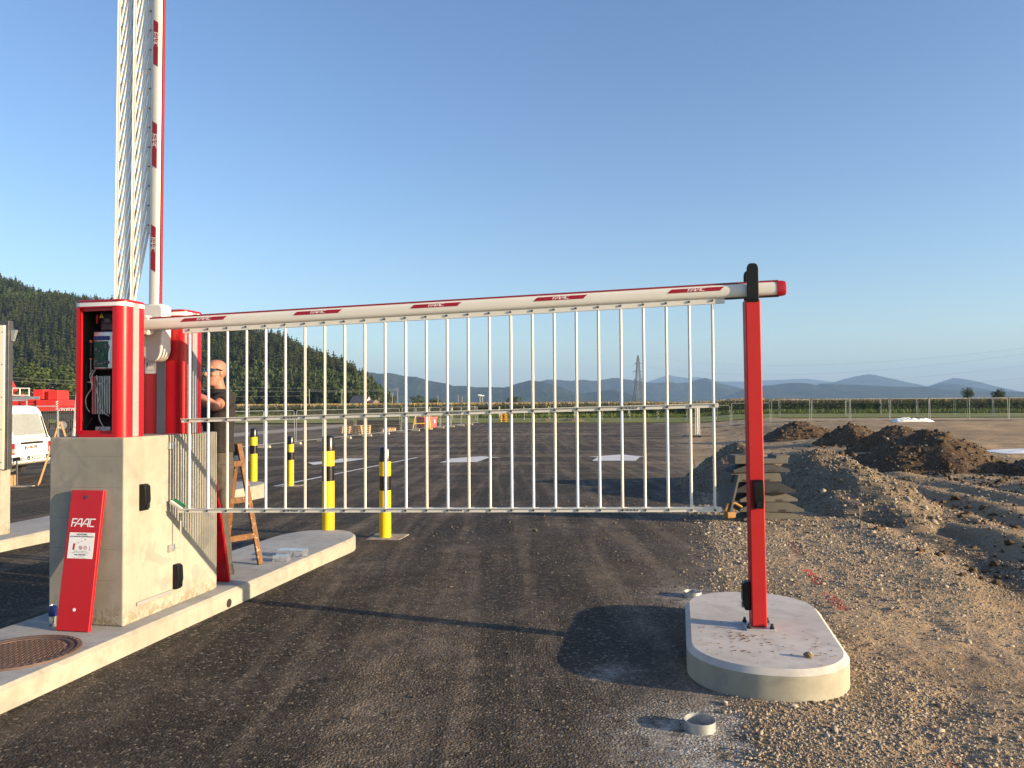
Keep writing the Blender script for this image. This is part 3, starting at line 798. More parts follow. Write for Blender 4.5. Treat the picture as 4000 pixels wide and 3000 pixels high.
# ------------------------------------------------------------------ barrier cabinets
def rr(x0, x1, y0, y1, r_, n=6):
    P = []
    for cx, cy, a0 in ((x1-r_,y0+r_,-90),(x1-r_,y1-r_,0),(x0+r_,y1-r_,90),(x0+r_,y0+r_,180)):
        for i in range(n+1): a = R(a0+90*i/n); P.append((cx+r_*math.cos(a), cy+r_*math.sin(a)))
    return P
def ringz(P, z): return [(p[0], p[1], z) for p in P]
CW, CD, CH = .392, .245, .93        # width across the lane, depth along it, height
def shell(rf):
    """hollow housing open at the door side (y=0); outer rounded rectangle, inner walls, front frame with the door opening"""
    mb = MB(); x0, x1 = -CW/2, CW/2
    # outer skin as a path from the door-frame's left edge round the back to its right edge
    P = rr(x0, x1, 0, CD, rf)
    # drop the straight front side between the two front corners: path starts after the front-right corner's start
    path = P[0:len(P)]
    vs = ringz(path, 0)+ringz(path, CH-.045); n = len(path)
    mb.add(vs, [(i, i+1, n+i+1, n+i) for i in range(n-1)])
    ox0, ox1, oz0, oz1 = x0+.050, x1-.084, .045, CH-.075       # opening
    xl, xr = path[-1][0], path[0][0]
    F = lambda pts: mb.poly([(a, 0, b) for a, b in pts])
    F([(xl,0),(xr,0),(xr,oz0-.022),(xl,oz0-.022)]); F([(xl,oz1+.022),(xr,oz1+.022),(xr,CH-.045),(xl,CH-.045)])
    F([(xl,oz0-.022),(ox0-.022,oz0-.022),(ox0-.022,oz1+.022),(xl,oz1+.022)]); F([(ox1,oz0-.022),(xr,oz0-.022),(xr,oz1+.022),(ox1,oz1+.022)])
    # stepped door rebate
    a = [(ox0-.022,oz0-.022),(ox1,oz0-.022),(ox1,oz1+.022),(ox0-.022,oz1+.022)]; b = [(ox0,oz0),(ox1-.0,oz0),(ox1-.0,oz1),(ox0,oz1)]
    for i in range(4):
        j = (i+1) % 4
        mb.poly([(a[i][0],0,a[i][1]),(a[j][0],0,a[j][1]),(a[j][0],.018,a[j][1]),(a[i][0],.018,a[i][1])])
        mb.poly([(a[i][0],.018,a[i][1]),(a[j][0],.018,a[j][1]),(b[j][0],.018,b[j][1]),(b[i][0],.018,b[i][1])])
        mb.poly([(b[i][0],.018,b[i][1]),(b[j][0],.018,b[j][1]),(b[j][0],.034,b[j][1]),(b[i][0],.034,b[i][1])])
    mb.mi = 1                                                   # inner lining
    lx0, lx1, ly = x0+.030, x1-.030, CD-.030
    mb.poly([(lx0,.034,.004),(lx0,ly,.004),(lx0,ly,CH-.05),(lx0,.034,CH-.05)]); mb.poly([(lx1,.034,.004),(lx1,ly,.004),(lx1,ly,CH-.05),(lx1,.034,CH-.05)])
    mb.poly([(lx0,ly,.004),(lx1,ly,.004),(lx1,ly,CH-.05),(lx0,ly,CH-.05)]); mb.poly([(lx0,.034,.004),(lx1,.034,.004),(lx1,ly,.004),(lx0,ly,.004)])
    mb.poly([(lx0,.034,CH-.05),(lx1,.034,CH-.05),(lx1,ly,CH-.05),(lx0,ly,CH-.05)])
    for (p0, p1) in (((lx0,oz0),(ox0,oz1)),):
        mb.poly([(lx0,.0341,.004),(ox0,.0341,.004),(ox0,.0341,CH-.05),(lx0,.0341,CH-.05)])
    mb.poly([(ox1,.0341,.004),(lx1,.0341,.004),(lx1,.0341,CH-.05),(ox1,.0341,CH-.05)])
    return mb
def cabinet(name, label, loc, rz):
    r = thing(name, label, 'barrier', loc, rz)
    h = obj('housing', shell(.055), [M['red'], M['dark_in']], r, recalc=False, smooth=35)
    x0, x1 = -CW/2, CW/2
    mb = MB(); P = rr(x0-.001, x1+.001, -.001, CD+.001, .056)
    n = len(P); mb.add(ringz(P, CH-.045)+ringz(P, CH-.018), [(i,(i+1) % n,n+(i+1) % n,n+i) for i in range(n)])
    mbl = mb; mbl.mi = 1
    mb = MB(); P2 = rr(x0-.003, x1+.003, -.003, CD+.003, .058); P3 = rr(x0+.006, x1-.006, .006, CD-.006, .05)
    mb.loft([ringz(P2, CH-.018), ringz(P2, CH-.010), ringz(P3, CH)]); obj('lid', mb, M['dkred'], r, smooth=35)
    # grey strips let into the two narrow sides, and lit diodes in the band
    for sx in (-1, 1):
        mb = MB(); a = sx*(CW/2); mb.box(min(a, a+sx*.002), max(a, a+sx*.002), CD*.5-.030, CD*.5+.030, 0.002, CH-.012)
        s_ = obj('side_strip', mb, M['grey'], r)
        mb = MB()
        for q in (-.032, .032): b0, b1 = sorted((a, a+sx*.0012)); mb.box(b0, b1, CD*.5+q-.002, CD*.5+q+.002, 0.002, CH-.05)
        obj('strip_joint', mb, M['dark_in'], s_)
    mb = MB(); mb.box(-.036, .036, CD, CD+.002, .002, CH-.012); obj('back_strip', mb, M['grey'], r)
    mb = mbl
    for x in np.linspace(-.11,.11,7): mb.box(x-.004, x+.004, CD+.001, CD+.0022, CH-.036, CH-.028)
    for y in np.linspace(.08,CD-.08,3): mb.box(CW/2+.001, CW/2+.0022, y-.004, y+.004, CH-.036, CH-.028)
    obj('light_band', mb, [M['decal'], M['chrome']], r, recalc=False, smooth=35)
    return r
ZP = 1.39
cab1 = cabinet('boom_barrier', 'red barrier with open cabinet, its white boom lowered across the lane', fr(-.221, .02, ZP), FR)
cab2 = cabinet('boom_barrier', 'red barrier behind the open one, its white boom raised straight up', fr(-.178, .87, ZP), FR+math.pi)

# inside of the open cabinet
CI = WM[cab1.name] @ Matrix.Translation((-.045,0,0))
def cabl(name, mb, mat, parent=cab1, **k): return obj(name, mb, mat, parent, M=CI, **k)
mb = MB(); mb.box(-.066,.088,.085,.11,.46,.725); cb = cabl('control_box', mb, M['alu'], bevel=.012)
mb = MB(); mb.box(-.050,.055,.083,.0845,.475,.655); 
pcb = obj('circuit_board', mb, M['pcb'], cb)
mb = MB(); mb.box(-.045,.062,.074,.0835,.662,.690)
for k in range(2): mb.cyl((-.012+k*.035,.0735,.678),(-.012+k*.035,.070,.678),.006,10)
obj('terminal_block', mb, M['blue'], cb)
mb = MB()
for (x,z,w,h) in ((-.03,.52,.03,.012),(.02,.56,.02,.02),(-.035,.60,.016,.02),(.045,.62,.02,.03),(.0,.50,.05,.012),(.045,.51,.03,.018),(-.01,.585,.012,.012)):
    mb = MB(); mb.box(x-w/2,x+w/2,.076,.0828,z-h/2,z+h/2); obj('chip', mb, M['gprint'], pcb)
mb = MB()
for k in range(11): mb.box(-.060+k*.0135,-.0555+k*.0135,.075,.135,.155,.415)
mb.box(-.06,.083,.135,.15,.155,.415)
cabl('drive_unit', mb, M['alu'])
mb = MB(); mb.lathe([(.026,0),(.04,.0),(.04,.03),(.026,.03)],20,(.03,.13,.78)); mb.box(-.03,.085,.12,.14,.735,.80); cabl('gear_bracket', mb, M['dsteel'])
mb = MB(); mb.box(-.03,.085,.10,.20,.80,.87); cabl('motor_housing', mb, M['black'], bevel=.008)
mb = MB(); mb.poly([(-.028,.098,.818),(.008,.098,.818),(-.010,.098,.85)]); ws = cabl('warning_triangle', mb, M['yellowp'], recalc=False)
mb = MB(); f = lambda a, b, c: (a,.0975,b); mb.ribbon([(-.008,.843),(-.013,.833),(-.008,.832),(-.012,.823)], .003, f); obj('flash_symbol', mb, M['print'], ws, recalc=False)
mb = MB(); mb.box(-.045,-.034,.09,.10,.78,.84); cabl('red_switch', mb, M['redprint'])
mb = MB()
W_ = [[(-.05,.07,.46),(-.058,.05,.42),(-.045,.05,.38),(-.05,.06,.33)],[(-.03,.07,.46),(-.035,.045,.42),(-.05,.05,.38),(-.03,.05,.35)],
      [(-.05,.06,.33),(-.085,.05,.27),(-.092,.06,.21),(-.075,.07,.17)],[(.06,.08,.40),(.02,.05,.36),(-.01,.06,.39),(-.02,.07,.42)],
      [(-.04,.05,.37),(-.07,.045,.375)],[(.0,.07,.16),(.02,.05,.12),(.05,.06,.06),(.07,.08,.03)],[(-.02,.06,.35),(.0,.055,.28),(.03,.06,.18),(.08,.07,.14)]]
def smooth_path(p, n=6):
    p = [Vector(q) for q in p]; out = []
    for i in range(len(p)-1):
        a, b, c, d = p[max(i-1,0)], p[i], p[i+1], p[min(i+2,len(p)-1)]
        for k in range(n):
            t = k/n; out.append(.5*((2*b)+(c-a)*t+(2*a-5*b+4*c-d)*t*t+(3*b-a-3*c+d)*t**3))
    return out+[p[-1]]
for w in W_: mb.tube(smooth_path(w), .0028, 6)
cabl('wiring', mb, M['wire'])
mb = MB()
for w in ([(-.095,.06,.50),(-.098,.06,.30),(-.108,.045,.14),(-.08,.05,.05),(-.05,.06,.02)],[(.075,.075,.62),(.06,.06,.50),(.075,.07,.44)],[(-.06,.08,.13),(-.09,.06,.07),(-.11,.05,.05)],[(-.01,.07,.04),(.05,.06,.09),(.08,.07,.10)]):
    mb.tube(smooth_path(w), .0024, 6)
cabl('dark_cable', mb, M['rubber'])
mb = MB(); mb.box(-.04,.08,.08,.17,.006,.07); cabl('battery_tray', mb, M['steel'], bevel=.004)
sd = thing('screwdriver', 'screwdriver with dark and orange handle hanging inside the open cabinet', 'screwdriver', fr(-.221-.112, .02+.070, ZP+.585), FR)
mb = MB(); mb.lathe([(.004,-.045),(.008,-.04),(.010,-.02),(.007,0),(.0095,.02),(.0095,.055),(.006,.06)],12); obj('handle', mb, M['black'], sd, smooth=50)
mb = MB(); mb.lathe([(.0098,.06),(.0098,.075),(.005,.08)],12); obj('handle_end', mb, M['orange'], sd, smooth=50); mb = MB(); mb.lathe([(.0085,-.055),(.0085,-.046)],12); obj('handle_end', mb, M['orange'], sd, smooth=50)
mb = MB(); mb.cyl((0,0,-.05),(0,0,-.16),.0025,8); obj('blade', mb, M['steel'], sd)

# ------------------------------------------------------------------ logo, sign
def logo(mb, f, sh=.16, w=.13):
    S = lambda a, b: (a+sh*b, b)
    def st(pts, lift=0): mb.ribbon([S(*p) for p in pts], w, f, lift)
    st([(.08,0),(.08,.93),(.62,.93)]); st([(.16,.47),(.48,.47)])
    for o_ in (0, .78):
        st([(.42+o_,0),(.86+o_,.93),(1.16+o_,.93),(1.16+o_,0)]); st([(.74+o_,.34),(1.09+o_,.34)], .0002)
    st([(2.72,.93),(2.14,.93),(2.14,.06),(2.68,.06)])
LW = 2.85
def sign(parent, M_, w, h, name='warning_sign'):
    """white sheet with its writing; a to the right, b up, from its lower left corner, lying in the x/z plane facing -y"""
    mb = MB(); mb.box(0,w,-.0012,0,0,h); s = obj(name, mb, M['decal'], parent, M_)
    f = lambda a, b, l=0: (a, -.0016-l, b)
    mb = MB(); T = lambda t, cx, cy, sz, bold=.0: text_into(mb, t, sz, lambda a, b, c: f(cx*w+a, cy*h+b), bold)
    T('ACHTUNG', .5, .925, w*.085, .0006); T('AUTOMATISCHE SCHRANKENANLAGE', .5, .845, w*.054, .0004)
    T('Fußgänger- und Radfahrverkehr', .5, .285, w*.042); T('Betreten- und Hindurchlaufen verboten', .5, .225, w*.042)
    T('TORE · SCHRANKEN', .5, .145, w*.05, .0005); T('Service und Wartung', .5, .095, w*.03); T('Steiermark  Kärnten  Wien  Burgenland', .5, .025, w*.03)
    mb.ribbon([(.86*w,.33*h),(.86*w,.48*h)], w*.012, f); mb.ribbon([(.83*w,.34*h),(.88*w,.34*h)], w*.01, f, .0002)
    obj('sign_text', mb, M['print'], s, M_, recalc=False)
    mb = MB()
    for k, (cx, cy) in enumerate(((.50,.42),(.68,.42))):
        n = 24; P = [(cx*w+.058*w*math.cos(2*math.pi*i/n), cy*h+.058*w*math.sin(2*math.pi*i/n)) for i in range(n+1)]; mb.ribbon(P, w*.018, f)
    mb.ribbon([(.455*w,.42*h+.04*w),(.545*w,.42*h-.04*w)], w*.016, f, .0003)
    mb.poly([f(.18*w,.33*h),f(.26*w,.33*h),f(.27*w,.58*h),f(.19*w,.58*h)])
    for k in range(8):
        if k % 2 == 0:
            a0, a1 = k/8, (k+1)/8; L = lambda t: (.23*w+t*.52*w, .53*h+t*.25*h); mb.ribbon([L(a0), L(a1)], w*.02, f)
    obj('red_symbol', mb, M['redprint'], s, M_, recalc=False)
    mb = MB(); mb.ribbon([(.49*w,.45*h),(.50*w,.42*h),(.485*w,.385*h)], w*.012, f); mb.ribbon([(.495*w,.425*h),(.52*w,.40*h)], w*.01, f, .0002)
    T('30', .68, .42, w*.06)
    obj('black_symbol', mb, M['print'], s, M_, recalc=False)
    return s
# sign on the far cabinet's face towards us (its back, y = CD in its own frame)
M2 = WM[cab2.name] @ Matrix.Translation((.140, CD+.0006, .452)) @ Matrix.Rotation(math.pi, 4, 'Z')
sign(cab2, M2, .098, .142)

# ------------------------------------------------------------------ booms
BA, BB = .043, .030                 # half height, half depth of the section
def sec(a):                         # super-ellipse section point (depth, height), a = angle from the front (-y)
    c, s = math.cos(a), math.sin(a); e = .72
    return (-BB*math.copysign(abs(c)**e, c), BA*math.copysign(abs(s)**e, s))
def boom_tube(mb, x0, x1, a0, a1, n, off=0., sl0=0., sl1=0.):
    R0 = []; R1 = []
    for i in range(n+1):
        a = a0+(a1-a0)*i/n; d, z = sec(a); L = math.hypot(d, z) or 1; d += d/L*off; z += z/L*off
        R0.append((x0+sl0*i/n, d, z)); R1.append((x1+sl1*i/n, d, z))
    m = n+1; mb.add(R0+R1, [(i, m+i, m+i+1, i+1) for i in range(n)])
def stickers(parent, MB_, xs, L=.36, sa0=R(2), sa1=R(34), flip=False):
    if flip: sa0, sa1 = R(197), R(158)
    for x in xs:
        mb = MB(); boom_tube(mb, x-L/2, x+L/2-.03, sa0, sa1, 8, .0012, .03*(-1 if flip else 1), .03*(-1 if flip else 1))
        s = obj('sticker', mb, M['dkred'], parent, MB_, recalc=False, smooth=40)
        d0, z0 = sec(sa0); d1, z1 = sec(sa1); h = .026; 
        def f(a, b, l=0, x=x):
            t = b/1.0; a_ = sa0+(sa1-sa0)*(.14+.72*t); d, z = sec(a_); q = math.hypot(d, z)
            return ((x+.055-a*.040) if flip else (x-.055+a*.040), d+d/q*.002+(l if flip else -l), z+z/q*.002)
        mb = MB(); logo(mb, f, .16, .12); obj('logo', mb, M['decal'], s, MB_, recalc=False)
def boom(parent, MB_, L, mark, tail=.12, cap=True, flip=False):
    mb = MB(); n = 28; x0, x1 = -tail, L
    ring = [sec(2*math.pi*i/n) for i in range(n)]
    mb.loft([[(x0, d, z) for d, z in ring], [(x1, d, z) for d, z in ring]])
    b = obj('boom_arm', mb, M['white'], parent, MB_, smooth=40)
    mb = MB(); mb.box(x0+.1, x1-.02, -.012, .012, BA-.003, BA+.011); obj('top_edge_strip', mb, M['redrub'], b, MB_, bevel=.004)
    mb = MB(); mb.box(x1-.50, x1-.02, -.011, .011, -BA-.010, -BA+.003); obj('bottom_edge_strip', mb, M['rubber'], b, MB_, bevel=.003)
    if cap:
        mb = MB(); rs = []
        for x, k in ((x1-.035,1.07),(x1+.0,1.07),(x1+.018,.96),(x1+.024,.7)): rs.append([(x, d*k, z*(k*1.06)) for d, z in ring])
        mb.loft(rs); obj('end_cap', mb, M['dkred'], b, MB_, smooth=35)
    stickers(b, MB_, mark, flip=flip)
    return b
# lowered boom: axis measured at its left end and at the post
pL = Vector((-2.294, 5.50, 2.195)); pR = Vector((1.524, 4.885, 2.311)); dB = (pR-pL).normalized()
def frame_x(origin, d, up=Vector((0,0,1))):
    d = d.normalized(); yv = up.cross(d).normalized(); zv = d.cross(yv)
    m = Matrix.Identity(4)
    for i in range(3): m[i][0] = d[i]; m[i][1] = yv[i]; m[i][2] = zv[i]; m[i][3] = origin[i]
    return m
hub1 = pL-dB*.40
MB1 = frame_x(hub1, dB)
def along(px, py):                 # photo pixel on the boom -> distance from its hub
    r_ = ray(px, py); best = None; n = Vector((dB.y, -dB.x, 0)).normalized()
    t = (hub1-Vector((0,0,CAMH))).dot(n)/r_.dot(n); return (Vector((0,0,CAMH))+r_*t-hub1).dot(dB)
marks1 = [along(x*1.8083, y*1.8083) for x, y in ((445,691),(690,677),(944,663),(1212,650),(1503,633))]
Lend = along(3055,1130)
b1 = boom(cab1, MB1, Lend, marks1)
# hub of the lowered boom: white half-round pocket, seen behind the near cabinet
def pocket(parent, MB_, e=.23, y0=-.040, y1=.085, hh=.088):
    """rounded white pocket that holds the boom; long axis along the boom"""
    mb = MB(); P = []
    for i in range(15): a = R(90+180*i/14); P.append((-.10+hh*math.cos(a)*1.1, hh*math.sin(a)))
    P += [(e-.02,-hh),(e,-hh*.7),(e,hh*.7),(e-.02,hh)]
    mb.prism(P, lambda a, b: (a, y0, b), (0,y1-y0,0))
    return obj('boom_pocket', mb, M['white'], parent, MB_, bevel=.014, seg=3)
p1 = pocket(cab1, MB1, .075, -.020, .05, .072)
# skirt of the lowered boom
nb = 26
def onb(px, py): 
    n = Vector((dB.y, -dB.x, 0)).normalized(); r_ = ray(px, py); cam0 = Vector((0,0,CAMH))
    return cam0+r_*((hub1-cam0).dot(n)/r_.dot(n))
barpx = [415,457,498,539,580,622,664,707,750,793,837,882,926,970,1016,1061,1107,1153,1200,1248,1296,1345,1396,1448,1498,1550]
top0, top1 = onb(1.8083*397, 712*1.8083), onb(1.8083*1566, 651*1.8083)
rt = lambda t, z: None
s_ = [ (onb(x*1.8083, 900*1.8083)) for x in barpx ]
t0 = (s_[0]-hub1).dot(dB); t1 = (s_[-1]-hub1).dot(dB)
ts = [t0+(t1-t0)*k/(nb-1) for k in range(nb)]
XY = lambda t: hub1+dB*t
def ztop(t): return XY(t).z-BA-.028
zm0 = onb(760,1640).z; zm1 = onb(2805,1581).z; zb0 = onb(750,1992).z; zb1 = onb(2808,1988).z
def lin(a, b, t): return a+(b-a)*(t-t0)/(t1-t0)
def rail(name, ta, tb, zf, w, h, off, parent, mat='whitealu'):
    a, b = XY(ta), XY(tb); a = Vector((a.x,a.y,zf(ta))); b = Vector((b.x,b.y,zf(tb)))
    q = Vector((dB.y,-dB.x,0)).normalized()          # towards the camera
    mb = MB(); mb.beam(a+q*off, b+q*off, w, h); return obj(name, mb, M[mat], parent, M=WM[parent.name], recalc=True) if False else (mb, a, b, q)
Pinv = WM[cab1.name].inverted()
def world_obj(name, mb, mats, parent, **k): return obj(name, mb, mats, parent, M=Matrix.Identity(4), **k)
top = MB(); tA, tB = (onb(1.8083*397,708*1.8083)-hub1).dot(dB), (onb(1.8083*1566,655*1.8083)-hub1).dot(dB)
q_ = Vector((dB.y,-dB.x,0)).normalized()
pt = lambda t, z, off=0.: Vector((XY(t).x, XY(t).y, z))+q_*off
top.beam(pt(tA, XY(tA).z-BA-.014), pt(tB, XY(tB).z-BA-.014), .022, .036)
top.mi = 1
for t in ts: top.cyl(pt(t, XY(t).z-BA-.012,.011), pt(t, XY(t).z-BA-.012,.017), .0075, 8)
tr = world_obj('top_rail', top, [M['whitealu'], M['dsteel']], cab1)
def rails(zf, ta, tb, nm):
    mb = MB()
    mb.beam(pt(ta, zf(ta)-.006,.0125), pt(tb, zf(tb)-.006,.0125), .004, .024); mb.beam(pt(ta, zf(ta)-.006,-.0125), pt(tb, zf(tb)-.006,-.0125), .004, .024)
    mb.beam(pt(ta, zf(ta)+.0085,.0195), pt(tb, zf(tb)+.0085,.0195), .012, .004); mb.beam(pt(ta, zf(ta)+.0085,-.0195), pt(tb, zf(tb)+.0085,-.0195), .012, .004)
    mb.mi = 1
    for t in ts: mb.cyl(pt(t, zf(t)-.006,.0145), pt(t, zf(t)-.006,.020), .0075, 8)
    for t in ts[5::8]:
        for k in range(4): mb.cyl(pt(t+.03+.022*k, zf(t)-.004,.0145), pt(t+.03+.022*k, zf(t)-.004,.0185), .0055, 8)
    return world_obj(nm, mb, [M['whitealu'], M['dsteel']], cab1)
zmf = lambda t: lin(zm0, zm1, t); zbf = lambda t: lin(zb0, zb1, t)
rails(zmf, t0-.055, t1+.03, 'middle_rail'); br = rails(zbf, t0-.075, t1+.04, 'bottom_rail')
for t in ts:
    mb = MB(); mb.tube([pt(t, zbf(t)-.012), pt(t, XY(t).z-BA-.026)], .0094, 10); world_obj('skirt_bar', mb, M['whitealu'], cab1, smooth=40)
mb = MB(); e = pt(t0-.075, zbf(t0)); mb.beam(e+Vector((.02,0,.004)), e+Vector((-.075,.03,.055)), .03, .022); wf = world_obj('rail_end_flap', mb, M['whitealu'], br, bevel=.003)
mb = MB(); mb.beam(e+Vector((.035,.01,.022)), e+Vector((-.055,.04,.068)), .02, .014); world_obj('green_tape', mb, M['green'], br)

# raised boom
hub2 = atY(604, 1300, 5.665)
MB2 = frame_x(hub2, Vector((.0075,0,1)), Vector((.98,-.199,0)))       # local x up, local z to the right, local y away
yv = Vector((MB2[0][1],MB2[1][1],MB2[2][1]))
L2 = 5.2
# section height must lie left-right: red edge on the right, skirt on the left -> local z points right
def mark2(y): return (atY(600, y, 5.665)-hub2).z
marks2 = [mark2(957), mark2(555), mark2(160), mark2(-235), mark2(-640)]
b2 = boom(cab2, MB2, L2, marks2, tail=.1, flip=True)
pocket(cab2, MB2 @ Matrix.Translation((-.02,0,0)), .23, -.075, .036)
ax = Vector((MB2[0][0],MB2[1][0],MB2[2][0])); rx = Vector((MB2[0][2],MB2[1][2],MB2[2][2]))
off1, off2 = .122, .252; drop1, drop2 = .62, 1.255
ks = [.80+.146*k for k in range(26)]
def P2(t, o_, d=0.): return hub2+ax*(t-d)-rx*(BA+.012+o_)+yv*(.06*o_)
mb = MB(); mb.beam(P2(ks[0]-.06,0), P2(ks[-1]+.06,0), .022, .030, up=rx); mb.mi = 1
for t in ks: mb.cyl(P2(t,0)+yv*.010, P2(t,0)+yv*.016, .006, 8)
world_obj('top_rail', mb, [M['whitealu'], M['dsteel']], cab2)
def keep(t): return True
lo = 1.41
for o_, d, nm in ((off1,drop1,'middle_rail'),(off2,drop2,'bottom_rail')):
    a = max(ks[0]-.05, lo-hub2.z+d)
    mb = MB(); mb.beam(P2(a,o_,d)+yv*.0125, P2(ks[-1]+.05,o_,d)+yv*.0125, .015, .004, up=yv); mb.beam(P2(a,o_,d)-yv*.0125, P2(ks[-1]+.05,o_,d)-yv*.0125, .015, .004, up=yv)
    mb.beam(P2(a,o_+.010,d)+yv*.012, P2(ks[-1]+.05,o_+.010,d)+yv*.012, .004, .02, up=yv)
    mb.mi = 1
    for t in ks:
        if P2(t,o_,d).z > lo: mb.cyl(P2(t,o_,d)-yv*.0145, P2(t,o_,d)-yv*.020, .0075, 8)
    world_obj(nm, mb, [M['whitealu'], M['dsteel']], cab2)
for t in ks:
    a, b = P2(t,0), P2(t,off2,drop2)
    if b.z < lo: b = a.lerp(b, (a.z-lo)/(a.z-b.z))
    mb = MB(); mb.tube([a, b], .010, 10); world_obj('skirt_bar', mb, M['whitealu'], cab2, smooth=40)

# ------------------------------------------------------------------ end post
pb_ = Vector((1.545, 4.89, .175))
lean = R(-.35)
post = thing('end_post', 'red square steel post with black fork holding the boom end', 'post', pb_, R(-6))
MPst = WM[post.name] @ Matrix.Rotation(lean, 4, 'Y')
mb = MB(); mb.box(-.047,.047,-.05,.05,.013,2.07); obj('post_tube', mb, M['red_post'], post, MPst, bevel=.008, seg=3)
mb = MB(); mb.box(-.088,.088,-.09,.09,.0005,.012); bp = obj('base_plate', mb, M['steel'], post, bevel=.002)
for sx in (-1,1):
    for sy in (-1,1):
        mb = MB(); mb.cyl((sx*.07,sy*.07,.012),(sx*.07,sy*.07,.026),.014,6); mb.cyl((sx*.07,sy*.07,.026),(sx*.07,sy*.07,.042),.0085,10); obj('anchor_bolt', mb, M['blackp'], bp)
mb = MB()
for y, h in ((-.052,2.30),(.052,2.27)):
    P = [(-.036,2.06),(.036,2.06),(.036,h-.03),(.028,h-.008),(.014,h),(-.014,h),(-.028,h-.008),(-.036,h-.03)]
    mb.prism(P, lambda a, b, y=y: (a, y-.006, b), (0,.012,0))
mb.box(-.036,.036,-.058,.058,2.056,2.075)
fk = obj('fork', mb, M['black'], post, MPst, bevel=.003)
photocell(post, MPst @ Matrix.Translation((.004,-.0505,.845)))
photocell(post, MPst @ Matrix.Translation((-.0475,.0,.20)) @ Matrix.Rotation(R(-90), 4, 'Z'))

# ------------------------------------------------------------------ loose red doors
def door(name, label, foot_l, foot_r, toplift, M_, w, h, with_sign):
    d = thing(name, label, 'cabinet door', (0,0,0)); WM[d.name] = M_; d.matrix_basis = M_
    mb = MB(); mb.box(0,w,-.012,.014,0,h); b = obj('door_panel', mb, M['red'], d, bevel=.005)
    mb = MB(); mb.cyl((w/2,-.0125,h-.045),(w/2,-.016,h-.045),.012,16); obj('lock', mb, M['dsteel'], d)
    mb = MB(); mb.cyl((w/2,-.0125,.135),(w/2,-.0135,.135),.011,16); obj('hole_plug', mb, M['decal'], d)
    if with_sign:
        f = lambda a, b, l=0: (w*.105+a*w*.268, -.0128-l, h*.735+b*w*.225)
        mb = MB(); logo(mb, f, .10, .135); obj('logo', mb, M['decal'], d, recalc=False)
        sign(d, M_ @ Matrix.Translation((w*.105,-.0128,h*.508)), w*.77, h*.185)
    return d
fl, frt = onz(222,2465,.143), onz(362,2468,.143); tl = atY(277,1922,0.0+5.20)
up = (tl-fl).normalized(); rx_ = (frt-fl).normalized(); bk = rx_.cross(up)*-1
def basis(o_, X, Z):
    X = X.normalized(); Z = (Z-X*Z.dot(X)).normalized(); Yv = Z.cross(X); m = Matrix.Identity(4)
    for i in range(3): m[i][0] = X[i]; m[i][1] = Yv[i]; m[i][2] = Z[i]; m[i][3] = o_[i]
    return m
# leaning back onto the pedestal face: solve the top so that it touches the concrete
fl = onz(222,2462,.143); fx = WM[ped.name].inverted() @ fl
def pedw(x, y, z): return WM[ped.name] @ Vector((x, y, z-.14))
Lp = .905; a = math.asin(min(.3, (-fx.y-.014)/Lp)); dz = math.cos(a)*Lp
tlp = pedw(fx.x+.045, -.014, .143+dz); flp = pedw(fx.x, fx.y, .143)
door('cabinet_door', 'loose red cabinet door with white logo leaning on the concrete pedestal front', None, None, 0,
     basis(flp, pedw(fx.x+.235, fx.y+.005, .143)-flp, tlp-flp), .242, Lp, True)
# second door leans on the far face of the pedestal
f2 = pedw(-.02, 1.30, .143); t2 = pedw(-.02, 1.094, 1.03)
door('cabinet_door', 'plain red cabinet door leaning behind the pedestal beside the man', None, None, 0,
     basis(f2, pedw(-.265,1.30,.143)-f2, t2-f2), .245, (t2-f2).length, False)

# ------------------------------------------------------------------ small things on the island
mc = thing('manhole_cover', 'rusty round cast iron manhole cover set in the island top', 'manhole cover', (-2.93, 4.585, .1405), FR)
M['iron'] = simple('rusty_cast_iron', (.115,.075,.062), .75, .3, .25, 12, .3, 90)
mb = MB(); mb.lathe([(0,.004),(.262,.004),(.266,.010),(.285,.011),(.290,.004),(.294,.004),(.300,.012),(.326,.012),(.330,.0)],64); 
for i in range(-12,13):
    for j in range(-12,13):
        x = i*.0195+(j % 2)*.0098; y = j*.0195
        if math.hypot(x, y) < .245:
            a = R(45 if (i+j) % 2 else -45); mb.T = Matrix.Translation((x,y,.0038)) @ Matrix.Rotation(a,4,'Z'); mb.box(-.0075,.0075,-.003,.003,0,.005)
mb.T = Matrix.Identity(4)
for k in range(44):
    a = 2*math.pi*k/44; mb.T = Matrix.Rotation(a,4,'Z') @ Matrix.Translation((.313,0,.0118)); mb.box(-.009,.009,-.008,.008,0,.003)
mb.T = Matrix.Identity(4)
obj('iron_cover', mb, M['iron'], mc, smooth=30)
can = thing('drink_can', 'small blue and silver drink can standing beside the leaning red door', 'drink can', (-3.075,5.165,.1405))
mb = MB(); mb.lathe([(.019,0),(.0255,.006),(.0265,.012),(.0265,.062)],24); obj('silver_lower_half', mb, M['chrome'], can, smooth=50)
mb = MB(); mb.lathe([(.0265,.062),(.0265,.118),(.022,.130)],24); obj('blue_upper_half', mb, M['blue'], can, smooth=50)
mb = MB(); mb.lathe([(.022,.130),(.0235,.133),(.021,.134),(.020,.130),(0,.130)],24); obj('rim', mb, M['chrome'], can, smooth=50)
